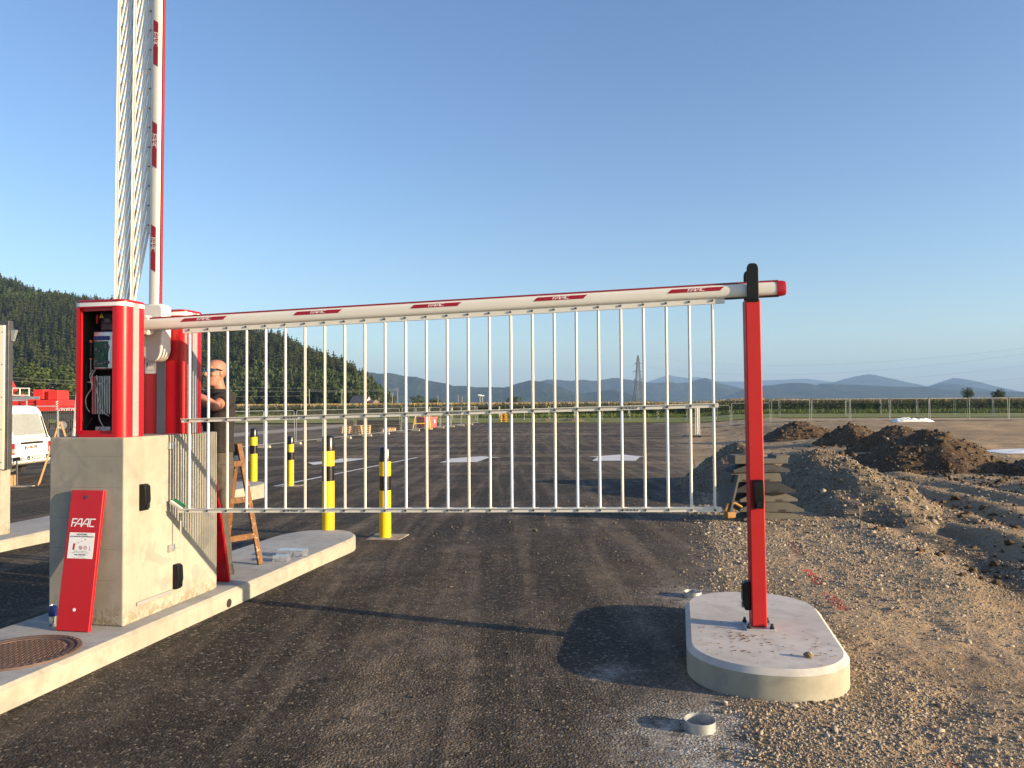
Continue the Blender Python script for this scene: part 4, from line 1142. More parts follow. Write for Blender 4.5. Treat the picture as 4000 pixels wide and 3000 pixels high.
# clear plastic packaging
def clearbox(label, loc, rz, lx, ly, lz, n):
    t = thing('plastic_package', label, 'packaging', loc, rz, 'clear plastic packages on the island')
    mb = MB(); w = .0035
    for a, b in ((0,lx),): 
        mb.box(0,lx,0,w,0,lz); mb.box(0,lx,ly-w,ly,0,lz); mb.box(0,w,w,ly-w,0,lz); mb.box(lx-w,lx,w,ly-w,0,lz); mb.box(w,lx-w,w,ly-w,lz-w,lz)
    obj('package_shell', mb, M['clear'], t)
    mb = MB()
    for k in range(n): x = lx*(k+1)/(n+1); mb.box(x-.004,x+.004,.004,ly-.004,.002,lz-.005)
    obj('inner_tray', mb, M['clear'], t); return t
clearbox('clear plastic package lying on the island, the longer one at the back', (-2.28,7.42,.1405), R(-10), .27, .13, .062, 2)
clearbox('clear plastic package lying on the island, the short one in front', (-2.235,7.17,.1405), R(-4), .135, .10, .055, 1)

# ------------------------------------------------------------------ bollards
def bollard(label, loc, h=1.09, r_=.071):
    b = thing('bollard', label, 'bollard', loc, 0, 'yellow and black bollards')
    z = [0, h*.52, h*.68, h*.84]
    mb = MB(); mb.lathe([(r_,0),(r_,z[1])],32); obj('yellow_post', mb, M['yellowp'], b, recalc=False, smooth=40); mb = MB()
    mb.lathe([(r_,z[2]),(r_,z[3])],32); obj('yellow_band', mb, M['yellowp'], b, recalc=False, smooth=40)
    mb = MB(); mb.lathe([(r_,z[1]),(r_,z[2])],32); obj('black_band', mb, M['blackp'], b, recalc=False, smooth=40); mb = MB(); mb.lathe([(r_,z[3]),(r_,h-.02),(r_*.9,h-.006),(r_*.6,h+.004),(0,h+.008)],32); obj('black_cap', mb, M['blackp'], b, recalc=False, smooth=40)
    return b
def slab(loc, w, label):
    mb = MB(); mb.box(-w/2,w/2,-w/2,w/2,-.05,.012); o = obj('bollard_footing', mb, M['conc'], None, Matrix.Translation(loc) @ Matrix.Rotation(R(-8),4,'Z'), bevel=.008); tag(o, label, 'footing')
bollard('yellow and black bollard standing at the end of the near island', (-2.16,9.02,.1405))
bollard('yellow and black bollard in asphalt just past the near island', (-1.556,9.39,g(-1.556,9.39)+.012)); slab((-1.53,9.42,g(-1.55,9.39)), .42, 'pale concrete footing at the foot of the nearest bollard')
pC = atY(1010,1885,15.3); bollard('yellow and black bollard at the end of the far island, leftmost', (pC.x,15.0,.1205), 1.02)
pD = on_ground(1135,1899); bollard('yellow and black bollard in asphalt just past the far island', (pD.x,pD.y,pD.z+.012)); slab((pD.x+.02,pD.y,pD.z), .42, 'concrete footing at the foot of the bollard by the lane line')

# ------------------------------------------------------------------ steel duct pipes in the ground
def duct(label, p, r_, h):
    t = thing('duct_pipe', label, 'pipe', p)
    mb = MB(); mb.lathe([(r_,-.05),(r_,h),(r_-.003,h),(r_-.003,-.02)],36); obj('pipe_ring', mb, M['steel'], t, recalc=False, smooth=40)
    mb = MB(); mb.lathe([(0,.001),(r_-.003,.001)],36); obj('duct_mouth', mb, M['dark_in'], t, recalc=False)
duct('short galvanised pipe stub sticking out of the ground in front of the plinth', (.905,3.79,.0), .077, .052)
duct('short galvanised pipe stub behind the plinth', (1.472,6.35,.0), .073, .045)
# ------------------------------------------------------------------ man at the far cabinet
def person():
    base = Vector((-2.57, 6.72, .1405))
    r = thing('person', 'bald man in sunglasses, dark polo shirt and grey work trousers working at the far cabinet', 'person', base)
    V = lambda x, y, z: Vector((x, y, z))
    def ringv(c, rx, ry, yaw, n=18, e=.9):
        out = []
        for k in range(n):
            a = 2*math.pi*k/n; ca, sa = math.cos(a), math.sin(a)
            x = rx*math.copysign(abs(ca)**e, ca); y = ry*math.copysign(abs(sa)**e, sa)
            out.append((c[0]+x*math.cos(yaw)-y*math.sin(yaw), c[1]+x*math.sin(yaw)+y*math.cos(yaw), c[2]))
        return out
    TY = R(-49)                         # shoulder line direction: his left shoulder towards us on the right
    sd = Vector((math.cos(TY), math.sin(TY), 0)); fw = Vector((-.755, -.656, 0))
    C0 = lambda z, f=0.: (fw.x*f, fw.y*f, z)
    sh = lambda s, z, f=0: Vector((sd.x*s+fw.x*f, sd.y*s+fw.y*f, z))
    shL, shR = sh(.180,1.508), sh(-.180,1.508)
    elL = Vector((.130,-.42,1.452)); haL = Vector((-.115,-.445,1.598))
    elR = Vector((-.33,-.05,1.22)); haR = Vector((-.25,-.36,1.36))
    hips = [sh(.095,.93), sh(-.095,.93)]; knees = [sh(.10,.50,.03), sh(-.11,.50,.0)]; ank = [sh(.115,.09,-.01), sh(-.13,.09,-.03)]
    def arm(mb, a, b, c, ra, rb, rc, n=12):
        mb.tube([a, a.lerp(b,.35), a.lerp(b,.8), b, b.lerp(c,.3), b.lerp(c,.75), c], [ra, ra*.97, rb*1.02, rb, rb*1.04, rc*1.1, rc], n)
        mb.ball(a, ra, nu=10, nv=8); mb.ball(b, rb*1.0, nu=10, nv=8)
    def hand(mb, w, d, n_):
        """palm and five bent fingers; d = pointing direction, n_ = back of the hand"""
        d = d.normalized(); n_ = (n_-d*n_.dot(d)).normalized(); s = d.cross(n_)
        for k in range(4): 
            o_ = (k-1.5)*.020; mb.tube([w+s*o_*.75, w+d*.05+s*o_, w+d*.09+s*o_], [.014,.015,.012], 8)
        for k, L in enumerate((.068,.078,.072,.056)):
            o_ = (k-1.5)*.0205; p = w+d*.09+s*o_; q = p+d*L*.45-n_*.012; t = q+d*L*.30-n_*L*.28; u = t+d*L*.1-n_*L*.25
            mb.tube([p,q,t,u],[.0095,.0092,.0085,.007],8); mb.ball(u,.007,nu=8,nv=6)
        p = w+d*.025-s*.03; q = p+d*.030-s*.022; t = q+d*.032-s*.004-n_*.008
        mb.tube([w+d*.015-s*.012,p,q,t],[.016,.0135,.0115,.009],8); mb.ball(t,.009,nu=8,nv=6)
    # ---- body: one fused skin surface
    mb = MB()
    mb.loft([ringv(C0(z,f),a,b,TY) for z,f,a,b in ((.90,0,.15,.105),(1.02,0,.150,.11),(1.14,0,.130,.09),(1.30,.0,.15,.10),(1.45,0,.165,.105),(1.53,-.005,.12,.085),(1.572,-.01,.07,.066))])
    mb.tube([C0(1.50,-.02), C0(1.57,-.008), C0(1.65,.012), C0(1.73,.028)], [.074,.061,.058,.060], 16)
    arm(mb, shL, elL, haL, .058,.043,.028); arm(mb, shR, elR, haR, .058,.043,.028)
    hand(mb, haL, haL-elL, Vector((.6,-.6,.2))); hand(mb, haR, haR-elR, Vector((.2,.2,1)))
    for h_, k_, a_ in zip(hips, knees, ank):
        mb.tube([h_, h_.lerp(k_,.5), k_, k_.lerp(a_,.3), a_], [.088,.075,.056,.058,.036], 12)
        mb.ball(a_+Vector((0,0,-.03)), .045)
    # head, yawed a little towards us
    hy = math.atan2(-.82,-.57); hc = Vector((fw.x*.035+.012, fw.y*.035, 1.742)); pitch = R(-3)
    HM = Matrix.Translation(hc) @ Matrix.Rotation(hy,4,'Z') @ Matrix.Rotation(pitch,4,'Y') @ Matrix.Diagonal((.95,.93,.94,1))      # local x = face direction
    mb.T = HM
    prof = [(-.125,.030,.035,.045),(-.112,.042,.046,.040),(-.09,.055,.055,.030),(-.06,.074,.064,.012),(-.02,.088,.070,.003),(.02,.095,.074,-.004),(.06,.095,.074,-.008),(.09,.082,.064,-.010),(.11,.058,.046,-.010),(.121,.028,.023,-.010)]
    mb.loft([[(ox+rx*math.cos(2*math.pi*k/20), ry*math.sin(2*math.pi*k/20), z) for k in range(20)] for z, rx, ry, ox in prof])
    mb.ball((-.012,0,.03),.098,.078,.094,16,12)
    mb.tube([(.086,0,.028),(.104,0,-.008),(.113,0,-.024),(.096,0,-.036)],[.010,.013,.016,.011],10)     # nose
    for s in (-1,1): mb.ball((.100,s*.011,-.027),.010)
    mb.ball((.078,0,-.060),.020,.026,.008); mb.ball((.077,0,-.072),.019,.023,.008)                     # lips
    mb.ball((.072,0,-.104),.022,.024,.018)                                                               # chin
    mb.ball((.078,0,.040),.020,.055,.010)                                                                # brow
    for s in (-1,1):
        mb.ball((.055,s*.045,-.02),.028,.022,.022)
        mb.ball((-.012,s*.075,-.002),.020,.010,.033); mb.ball((-.018,s*.080,.012),.016,.006,.020)        # ears
    mb.T = Matrix.Identity(4)
    b = obj('body', mb, M['skin'], r)
    rm = b.modifiers.new('fuse','REMESH'); rm.mode = 'VOXEL'; rm.voxel_size = .0055; rm.use_smooth_shade = True
    sm = b.modifiers.new('soft','SMOOTH'); sm.factor = .5; sm.iterations = 4
    # ---- shirt
    mb = MB()
    mb.loft([ringv(C0(z,f),a,c,TY) for z,f,a,c in ((1.05,.0,.168,.128),(1.13,0,.160,.118),(1.24,0,.160,.118),(1.36,.0,.182,.130),(1.46,0,.194,.128),(1.53,-.008,.150,.103),(1.565,-.01,.092,.084))])
    for a_, e_ in ((shL,elL),(shR,elR)):
        mb.tube([a_-(e_-a_)*.25, a_, a_.lerp(e_,.35), a_.lerp(e_,.62)], [.06,.080,.078,.076], 14)
        mb.ball(a_, .080)
    s_ = obj('polo_shirt', mb, M['shirt'], r)
    rm = s_.modifiers.new('fuse','REMESH'); rm.mode = 'VOXEL'; rm.voxel_size = .008; rm.use_smooth_shade = True
    sm = s_.modifiers.new('soft','SMOOTH'); sm.factor = .5; sm.iterations = 3
    tx = bpy.data.textures.new('creases','CLOUDS'); tx.noise_scale = .11
    dm = s_.modifiers.new('creases','DISPLACE'); dm.texture = tx; dm.strength = .016; dm.mid_level = .5
    mb = MB(); P = ringv(C0(1.562,-.006),.084,.078,TY,24); Q = ringv(C0(1.602,.002),.075,.070,TY,24); O = ringv(C0(1.553,-.004),.106,.098,TY,24)
    mb.loft([P,Q,ringv(C0(1.598,.002),.080,.075,TY,24),O], caps=False); obj('collar', mb, M['shirt'], s_, smooth=60)
    # ---- trousers
    mb = MB()
    mb.loft([ringv(C0(z),a,c,TY) for z,a,c in ((.86,.160,.115),(.95,.168,.122),(1.07,.155,.112))])
    for h_, k_, a_ in zip(hips, knees, ank):
        mb.tube([h_+Vector((0,0,.02)), h_.lerp(k_,.5), k_, k_.lerp(a_,.5), a_], [.100,.092,.080,.076,.070], 14)
    mb.ball(hips[0].lerp(knees[0],.62)+sd*.075, .05,.055,.10)
    t_ = obj('work_trousers', mb, M['trouser'], r)
    rm = t_.modifiers.new('fuse','REMESH'); rm.mode = 'VOXEL'; rm.voxel_size = .008; rm.use_smooth_shade = True
    sm = t_.modifiers.new('soft','SMOOTH'); sm.factor = .5; sm.iterations = 3
    dm = t_.modifiers.new('creases','DISPLACE'); dm.texture = tx; dm.strength = .020; dm.mid_level = .5
    for a_ in ank:
        mb = MB(); yaw = math.atan2(fw.y, fw.x); mb.T = Matrix.Translation((a_.x,a_.y,0)) @ Matrix.Rotation(yaw,4,'Z')
        mb.loft([[(x+.0, y, z) for x, y in [(cx+rx*math.cos(2*math.pi*k/16), ry*math.sin(2*math.pi*k/16)) for k in range(16)]] for z,cx,rx,ry in ((0,.055,.145,.050),(.022,.055,.145,.050),(.05,.05,.135,.046),(.085,.0,.075,.042),(.12,-.01,.055,.045))])
        obj('boot', mb, M['boot'], r, smooth=60)
    # ---- sunglasses
    mb = MB(); mb.T = HM
    for s in (-1,1):
        rings = []
        for k in range(7):
            t = k/6; a = t*R(62); x = .099*math.cos(a)+.003; y = s*(.008+.082*math.sin(a)); h = .021-.008*t*t
            rings.append([(x,y,.021-h*.9),(x+.003,y,.021-h*.9),(x+.003,y,.021+h*.75),(x,y,.021+h*.75)])
        mb.loft(rings)
    g_ = obj('sunglasses', mb, M['lens'], r, smooth=40)
    mb = MB(); mb.T = HM
    for s in (-1,1): mb.tube([(.055,s*.083,.028),(.02,s*.084,.026),(-.012,s*.084,.020)],[.0065,.006,.0045],8)
    mb.tube([(.101,-.012,.026),(.104,0,.028),(.101,.012,.026)],.0035,8)
    obj('temple_arm', mb, M['black'], g_, smooth=40)
person()

# ------------------------------------------------------------------ wooden trestle ladders
def trestle(label, loc, rz, h, sp, w0, w1, mat, nr=4, chain=True):
    t = thing('trestle_ladder', label, 'ladder', loc, rz)
    for sx in (-1,1):
        for sy in (-1,1):
            mb = MB(); mb.beam((sx*sp, sy*w1/2, 0), (-sx*.018+sx*.03, sy*w0/2, h), .024, .052, up=(0,1,0)); obj('stile', mb, M[mat], t, bevel=.004)
        for k in range(nr):
            f = (k+.8)/(nr+.35); x = sx*(sp+( .02-sp)*f); w = w1+(w0-w1)*f
            mb = MB(); mb.beam((x, -w/2+.012, h*f), (x, w/2-.012, h*f), .024, .052); obj('rung', mb, M[mat], t, bevel=.003)
    for sy in (-1,1):
        mb = MB(); mb.box(-.04,.04,sy*w0/2-.020,sy*w0/2+.020,h-.16,h-.11); obj('hinge', mb, M['steel'], t, bevel=.004)
    if chain:
        mb = MB(); P = [(-sp*.62, -w1*.47, h*.36)]; 
        P = [(sp*.66*(2*k/10-1), -w1*.46, h*.34-.06*(1-((2*k/10-1)**2))) for k in range(11)]; mb.tube(P, .0045, 6); obj('safety_chain', mb, M['steel'], t)
    return t
xd = Vector((.81,-.58,0)); yaw = math.atan2(-.58,.81)
ft = Vector((-2.315,7.07,.1405)); sp = .27; w1 = .40
ctr = ft-xd*sp-Vector((.58,.81,0))*(w1/2)*1.0
ctr = ft-xd*sp+Vector((-.58,-.81,0))*(w1/2)
trestle('dark varnished wooden trestle ladder standing on the island behind the man', (ctr.x, ctr.y, .1405), yaw, 1.10, sp, .30, w1, 'wood', 3)
q = on_ground(165,1893); trestle('pale wooden trestle ladder standing on the asphalt right of the white van', (q.x+.35,q.y+.1,g(q.x,q.y)+.01), R(28), 1.45, .42, .26, .46, 'wood2', 5, False)

# ------------------------------------------------------------------ tall cream panel at the left edge
def board():
    p = atY(28,1550,8.9); zt = atY(28,1272,8.9).z; zb = atY(14,1832,8.9).z
    t = thing('sign_board', 'tall cream white panel with dark frame on a grey post, cut by the left edge', 'panel', (p.x-.5,8.9,.12), R(-4))
    Z = lambda z: z-.12
    mb = MB(); mb.box(-.75,.495,-.02,.0,Z(zb),Z(zt)); mp = mb
    mb = MB(); mb.box(-.78,.535,.0005,.075,Z(zb)-.005,Z(zt)+.055); obj('dark_frame', mb, M['dsteel'], t, bevel=.004)
    mb = MB(); mb.box(-.70,.455,.0,.16,0,Z(zb)-.006); obj('grey_post', mb, M['conc'], t, bevel=.006)
    mb = mp; mb.mi = 1
    for z in np.linspace(Z(zb)+.08, Z(zt)-.08, 5): mb.cyl((.475,-.0205,z),(.475,-.023,z),.006,8)
    obj('cream_panel', mb, [M['cream'], M['dsteel']], t)
    mb = MB(); mb.hexa([(.54,.03,Z(zt)-.18),(.56,.03,Z(zt)-.18),(.56,.07,Z(zt)-.18),(.54,.07,Z(zt)-.18)],[(.54,.03,Z(zt)-.05),(.60,.03,Z(zt)-.05),(.60,.07,Z(zt)-.05),(.54,.07,Z(zt)-.05)]); obj('side_lamp', mb, M['steel'], t)
board()

# ------------------------------------------------------------------ white van, its rear towards the right
def van():
    gz = g(-12.4,19.4)
    t = thing('parked_van', 'white van with ladders on its roof, seen from behind on the left', 'van', (-12.35,18.95,gz), 0)
    W = 1.64
    prof = [(0,.42),(0,1.02),(-.06,1.10),(-.27,1.72),(-.36,1.83),(-.55,1.885),(-3.1,1.90),(-3.4,1.84),(-3.95,1.16),(-4.6,.95),(-4.72,.80),(-4.72,.40),(-4.3,.34),(-.25,.34)]
    mb = MB(); mb.prism(prof, lambda a, b: (a, 0, b), (0,W,0)); body = obj('body', mb, M['van'], t, bevel=.05, seg=3)
    # slanted rear window
    d = Vector((-.21,0,.62)).normalized(); nrm = Vector((d.z,0,-d.x))
    def rw(y, s, o): p = Vector((-.06,0,1.10))+d*s+nrm*o; return (p.x, y, p.z)
    def rpanel(name, y0, y1, s0, s1, mat, o=.006, bev=.02):
        mb = MB(); mb.hexa([rw(y0,s0,-.01),rw(y0,s0,o),rw(y1,s0,o),rw(y1,s0,-.01)],[rw(y0,s1,-.01),rw(y0,s1,o),rw(y1,s1,o),rw(y1,s1,-.01)]); return obj(name, mb, M[mat], t, bevel=bev, seg=2)
    rpanel('rear_window', .20, W-.17, .03, .60, 'glass_pale', .007, .003)
    mb = MB(); mb.beam(rw(W-.15,-.10,.03), rw(W-.12,.52,.02), .02, .02); mb.beam(rw(W-.42,-.02,.02), rw(W-.16,-.06,.03), .014, .014); obj('rear_wiper', mb, M['black'], t)
    def back(a, b, l=0): return (.002+l, W/2+a, b)
    mb = MB(); mb.box(-.02,.012,.36,W-.36,.90,.955); obj('handle_strip', mb, M['black'], t, bevel=.008)
    mb = MB(); mb.box(-.02,.010,W/2-.30,W/2+.30,.755,.875); pt_ = obj('number_plate', mb, M['decal'], t, bevel=.004)
    mb = MB(); mb.box(.0101,.0115,W/2-.295,W/2-.25,.76,.87); obj('blue_strip', mb, M['blue'], pt_)
    mb = MB(); T = lambda s, a, b, sz, bold=0.: text_into(mb, s, sz, lambda x, y, c: (.0135, W/2+a+x, b+y), bold)
    T('GU', -.165, .815, .115, .004); T('AUER 3', .125, .815, .115, .004); obj('plate_text', mb, M['print'], pt_, recalc=False)
    mb = MB(); mb.poly([(.0135, W/2-.062+a, .815+b) for a, b in ((-.02,.025),(-.02,-.005),(0,-.03),(.02,-.005),(.02,.025))]); obj('plate_emblem', mb, M['redprint'], pt_, recalc=False)
    mb = MB(); mb.box(-.03,.055,-.01,W+.01,.44,.60); obj('bumper', mb, M['van'], t, bevel=.03)
    mb = MB(); mb.box(.056,.059,-.0,W,.50,.60); st_ = obj('black_stripe', mb, M['black'], t)
    mb = MB(); text_into(mb, 'TORE - SCHRANKEN - P', .115, lambda x, y, c: (.0605, W*.53+x, .55+y), .003); obj('stripe_text', mb, M['decal'], st_, recalc=False)
    mb = MB(); text_into(mb, 'www.torantrieb.at', .085, lambda x, y, c: (.004, W*.52+x, .675+y)); obj('web_address', mb, M['gprint'], t, recalc=False)
    mb = MB(); text_into(mb, 'STEIERMARK - KÄRNTEN - WIEN', .056, lambda x, y, c: (.004, W*.5+x, 1.012+y)); text_into(mb, '+43 3124 29025', .06, lambda x, y, c: (-.005+.01, W*.55+x, .975+y)); obj('lettering', mb, M['gprint'], t, recalc=False)
    for y0, y1 in ((-.006,.14),(W-.14,W+.006)):
        mb = MB(); mb.box(-.16,.010,y0,y1,.66,.94); tl_ = obj('tail_light', mb, M['dkred'], t, bevel=.01)
        mb = MB(); mb.box(.0105,.013,y0+.02,y1-.01,.70,.80); obj('reversing_lamp', mb, M['grey'], tl_)
    for x in (-.95,-3.75):
        for y in (-.015, W-.185):
            mb = MB(); mb.cyl((x,y,.31),(x,y+.2,.31),.31,28); wh = obj('wheel', mb, M['tyre'], t, bevel=.02)
            mb = MB(); mb.cyl((x,y-.006,.31),(x,y+.206,.31),.19,20); obj('rim', mb, M['grey'], wh)
    mb = MB(); mb.hexa([(-1.1,-.004,1.14),(-1.1,-.001,1.14),(-2.2,-.001,1.14),(-2.2,-.004,1.14)],[(-1.15,-.004,1.66),(-1.15,-.001,1.66),(-2.2,-.001,1.66),(-2.2,-.004,1.66)]); obj('side_window', mb, M['glass_dark'], t)
    mb = MB(); text_into(mb, 'www.torantrieb.at', .16, lambda x, y, c: (-1.1-1.0+x+.35, -.003, .86+y)); obj('side_lettering', mb, M['gprint'], t, recalc=False)
    # roof rack
    mb = MB()
    for x in (-.6,-1.8,-3.0):
        mb.cyl((x,.08,2.02),(x,W-.08,2.02),.018,8)
        for y in (.1,W-.1): mb.cyl((x,y,1.86),(x,y,2.02),.016,8)
    obj('roof_rack', mb, M['alu'], t)
    mb = MB(); mb.tube([(-.55,-.06,1.55),(-.35,-.06,2.25),(-.35,.5,2.25),(-.55,.5,1.9)],.02,8); obj('rack_hoop', mb, M['alu'], t)
    lad = thing('roof_ladder', 'aluminium ladder lying on the white van roof', 'ladder', (-12.35,18.95,gz+2.04), 0)
    for y in (.35,.72): mb = MB(); mb.box(-3.6,.25,y-.012,y+.012,0,.07); obj('stile', mb, M['alu'], lad)
    for k in range(12): mb = MB(); mb.cyl((-3.4+.3*k,.36,.035),(-3.4+.3*k,.71,.035),.014,8); obj('rung', mb, M['alu'], lad)
    l2 = thing('step_ladder', 'white aluminium ladder standing on the asphalt behind the white van', 'ladder', (-12.0,20.9,g(-12,20.9)), R(-10))
    for x in (0,.52):
        mb = MB(); mb.beam((x,0,0),(x-.10+.02*x,.35,2.35),.025,.06,up=(1,0,0)); obj('stile', mb, M['whitealu'], l2)
    for k in range(8): 
        f = (k+.5)/8; mb = MB(); mb.beam((-.10*f,.35*f,2.35*f),(.52-.09*f,.35*f,2.35*f),.03,.03); obj('rung', mb, M['whitealu'], l2)
    mb = MB(); mb.box(-.12,.70,-.03,.03,0,.05); obj('foot_bar', mb, M['whitealu'], l2)
    bx = thing('cardboard_box', 'brown cardboard box on the asphalt beside the white van', 'box', tuple(on_ground(18,1902)), R(20))
    mb = MB(); mb.box(-.2,.2,-.16,.16,.012,.26); cb_ = obj('carton', mb, M['cardboard'], bx, bevel=.004)
    mb = MB(); mb.beam((-.2,-.16,.262),(-.27,-.30,.20),.38,.005,up=(0,0,1)); obj('flap', mb, M['cardboard'], bx)
    sf = on_ground(75,1903); s2 = thing('metal_stand', 'grey metal stand with flat foot plate beside the cardboard box', 'stand', tuple(sf))
    mb = MB(); mb.box(-.28,.28,-.12,.12,.012,.03); obj('foot_plate', mb, M['conblock'], s2)
    mb = MB(); mb.tube([(-.05,0,.03),(-.06,0,.6)],.02,8); obj('upright', mb, M['dsteel'], s2)
van()

# ------------------------------------------------------------------ red mobile crane behind the fence
def crane():
    Y = 56.; p0 = atY(160,1650,Y); gz = g(p0.x, Y)
    t = thing('mobile_crane', 'red mobile crane truck parked behind the fence at the left', 'crane truck', (p0.x, Y, gz), R(4))
    k = Y/FPX
    def bx(name, x0, y0, x1, y1, d0, d1, mat='crane', bevel=.03):      # photo box at the crane's distance, depth range d0..d1
        a = atY(x0, y1, Y); b = atY(x1, y0, Y)
        mb = MB(); mb.box(a.x-p0.x, b.x-p0.x, d0, d1, a.z-gz, b.z-gz); return obj(name, mb, M[mat], t, bevel=bevel)
    bx('chassis', -60,1612,420,1640,-.9,1.2,'dsteel'); bx('deck', -60,1603,420,1612,-1.1,1.4,'rubber')
    ch = bx('front_body', 231,1584,420,1612,-1.0,1.3)
    mb = MB(); a = atY(232,1607,Y); text_into(mb, 'prangl', .55, lambda x, y, c: (a.x-p0.x+.9+x, -1.012, a.z-gz+.02+y), .02); 
    bx('superstructure', 30,1539,107,1607,-.9,1.1); bx('machine_deck', 107,1560,150,1607,-.9,1.1)
    for i, y in enumerate((1560,1572,1584,1596)): bx('counterweight_plate', 112,y,174,y+10.5,-1.0,1.2)
    cw = bx('counterweight_block', 172,1562,254,1606,-1.1,1.3)
    mb = MB()
    for q in range(4):
        a = atY(246+0*q,1568+q*9,Y); mb.hexa([(a.x-p0.x,-1.112,a.z-gz-.10),(a.x-p0.x+.14,-1.112,a.z-gz-.02),(a.x-p0.x+.14,-1.101,a.z-gz-.02),(a.x-p0.x,-1.101,a.z-gz-.10)],[(a.x-p0.x,-1.112,a.z-gz-.03),(a.x-p0.x+.14,-1.112,a.z-gz+.05),(a.x-p0.x+.14,-1.101,a.z-gz+.05),(a.x-p0.x,-1.101,a.z-gz-.03)])
    obj('white_hazard_stripe', mb, M['decal'], cw)
    bx('winch_housing', 150,1522,188,1560,-.7,.9); bx('engine_cover', 205,1525,242,1562,-.7,.9); bx('engine_cover', 190,1532,206,1562,-.5,.9)
    mb = MB()
    A = lambda x, y, d=-1.0: (atY(x,y,Y).x-p0.x, d, atY(x,y,Y).z-gz)
    for pq in (((82,1518),(144,1518)),((82,1545),(144,1545)),((82,1518),(82,1548)),((144,1518),(144,1548)),((110,1518),(110,1546))): mb.cyl(A(*pq[0]),A(*pq[1]),.045,8)
    mb.tube([A(60,1540),A(62,1535),A(72,1532),A(76,1545)],.05,8)
    obj('handrail', mb, M['whitealu'], t)
    mb = MB(); q0 = A(52,1536,.1); mb.beam((q0[0]-.3,.1,q0[2]), (q0[0]-5.2,.1,q0[2]+9.5), .85, 1.1, up=(0,1,0)); obj('boom', mb, M['crane'], t, bevel=.05)
    for x in (60,128,185,272,330,390):
        c = A(x,1660,-1.05); mb = MB(); mb.cyl((c[0],-1.15,c[2]),(c[0],-.72,c[2]),.56,28); wh = obj('wheel', mb, M['tyre'], t, bevel=.04)
        mb = MB(); mb.cyl((c[0],-1.16,c[2]),(c[0],-1.10,c[2]),.30,20); mb.cyl((c[0],-1.22,c[2]),(c[0],-1.16,c[2]),.12,12); obj('rim', mb, M['grey'], wh)
    mb = MB(); text_into(mb, 'prangl', .5, lambda x, y, c: (A(262,1597)[0]+x, -1.0125, A(262,1600)[2]+y), .02)
    mb = MB(); s_ = A(236,1602); e_ = A(300,1602)
    for kx in range(9):
        u = s_[0]+kx*.17; hh = .22 if kx % 3 else .30; mb.box(u,u+.05,-1.012,-1.0015,s_[2]-.12,s_[2]-.12+hh); mb.box(u+.05,u+.12,-1.012,-1.0015,s_[2]+(.05 if kx % 2 else -.12),s_[2]+(.10 if kx % 2 else -.07))
    obj('white_lettering', mb, M['decal'], ch)
crane()

# ------------------------------------------------------------------ site fence panels
def panel_proto():
    t = thing('mesh_fence', 'wire mesh site fence panel', 'fence')
    mb = MB(); w, h, r_ = 3.4, 1.95, .0165
    mb.tube([(r_,0,.06),(r_,0,h-.08),(.10,0,h),(w-.10,0,h),(w-r_,0,h-.08),(w-r_,0,.06)],r_,6); mb.tube([(r_,0,.16),(w-r_,0,.16)],.016,6)
    obj('tube_frame', mb, M['steel'], t, smooth=40)
    mb = MB()
    for k in range(33): x = .12+k*(w-.24)/32; mb.tube([(x,0,.16),(x,0,h-.01)],.0014,3,False)
    for z in (.45,.80,1.15,1.50,1.80): mb.tube([(r_,0,z),(w-r_,0,z)],.0016,3,False)
    m_ = obj('wire_mesh', mb, M['meshwire'], t, recalc=False); m_['kind'] = 'stuff'
    return t
PROTO = panel_proto(); used = [False]
def panel(x, y, yaw, label, group, lean=0):
    z = max(g(x, y), zd(x, y)-.05) if x > edge(y) and y < 74 else g(x, y)
    o = PROTO if not used[0] else copy_tree(PROTO)
    used[0] = True
    o.location = (x, y, z+.02); o.rotation_euler = (lean, 0, yaw); o['label'] = label; o['group'] = group; return o
def foot_proto():
    t = thing('concrete_block', 'concrete block', 'concrete block')
    mb = MB(); mb.hexa([(-.36,-.115,0),(.36,-.115,0),(.36,.115,0),(-.36,.115,0)],[(-.33,-.095,.135),(.33,-.095,.135),(.33,.095,.135),(-.33,.095,.135)]); mb.mi = 1
    for x in (-.22,-.08,.08,.22): mb.cyl((x,0,.130),(x,0,.137),.026,10)
    obj('block', mb, [M['conblock'], M['dark_in']], t); return t
FOOT = foot_proto(); fused = [False]
def foot(x, y, yaw, label, group):
    o = FOOT if not fused[0] else copy_tree(FOOT)
    fused[0] = True; o.location = (x, y, g(x, y)+.012); o.rotation_euler = (0,0,yaw); o['label'] = label; o['group'] = group
d1 = Vector((.2079,.9782)); yaw1 = math.atan2(d1.y, d1.x)
x, y = -16.9, 24.0
for k in range(18):
    panel(x, y, yaw1+random.uniform(-.015,.015), f'wire fence panel along the asphalt lot, {ORD[k]} from its near end at the left', 'fence panels along the left of the asphalt lot', random.uniform(-.045,.03))
    foot(x-.02, y-.02, yaw1-math.pi/2+random.uniform(-.1,.1), f'concrete foot under the fence along the asphalt lot, {ORD[k]} from its near end', 'concrete fence feet along the asphalt lot')
    x += d1.x*3.5; y += d1.y*3.5
a, b = Vector((66,73)), Vector((-62,127)); d2 = (b-a).normalized(); L = (b-a).length; n2 = int(L/3.5)
for k in range(n2):
    p = a+d2*3.5*k; px_ = 2000+p.x/p.y*FPX
    if not (700 < px_ < 4150): continue
    panel(p.x, p.y, math.atan2(d2.y, d2.x), f'wire fence panel in front of the maize field, {ORD[min(k,33)]} from its right end', 'fence panels in front of the maize field', random.uniform(-.03,.03))
for k in range(10):
    xx = 15.9+3.52*k; panel(xx, 68+.02*k, random.uniform(-.03,.03), f'wire fence panel on the dirt ground behind the soil heaps, {ORD[k]} from the left', 'fence panels behind the soil heaps', random.uniform(-.05,.05))
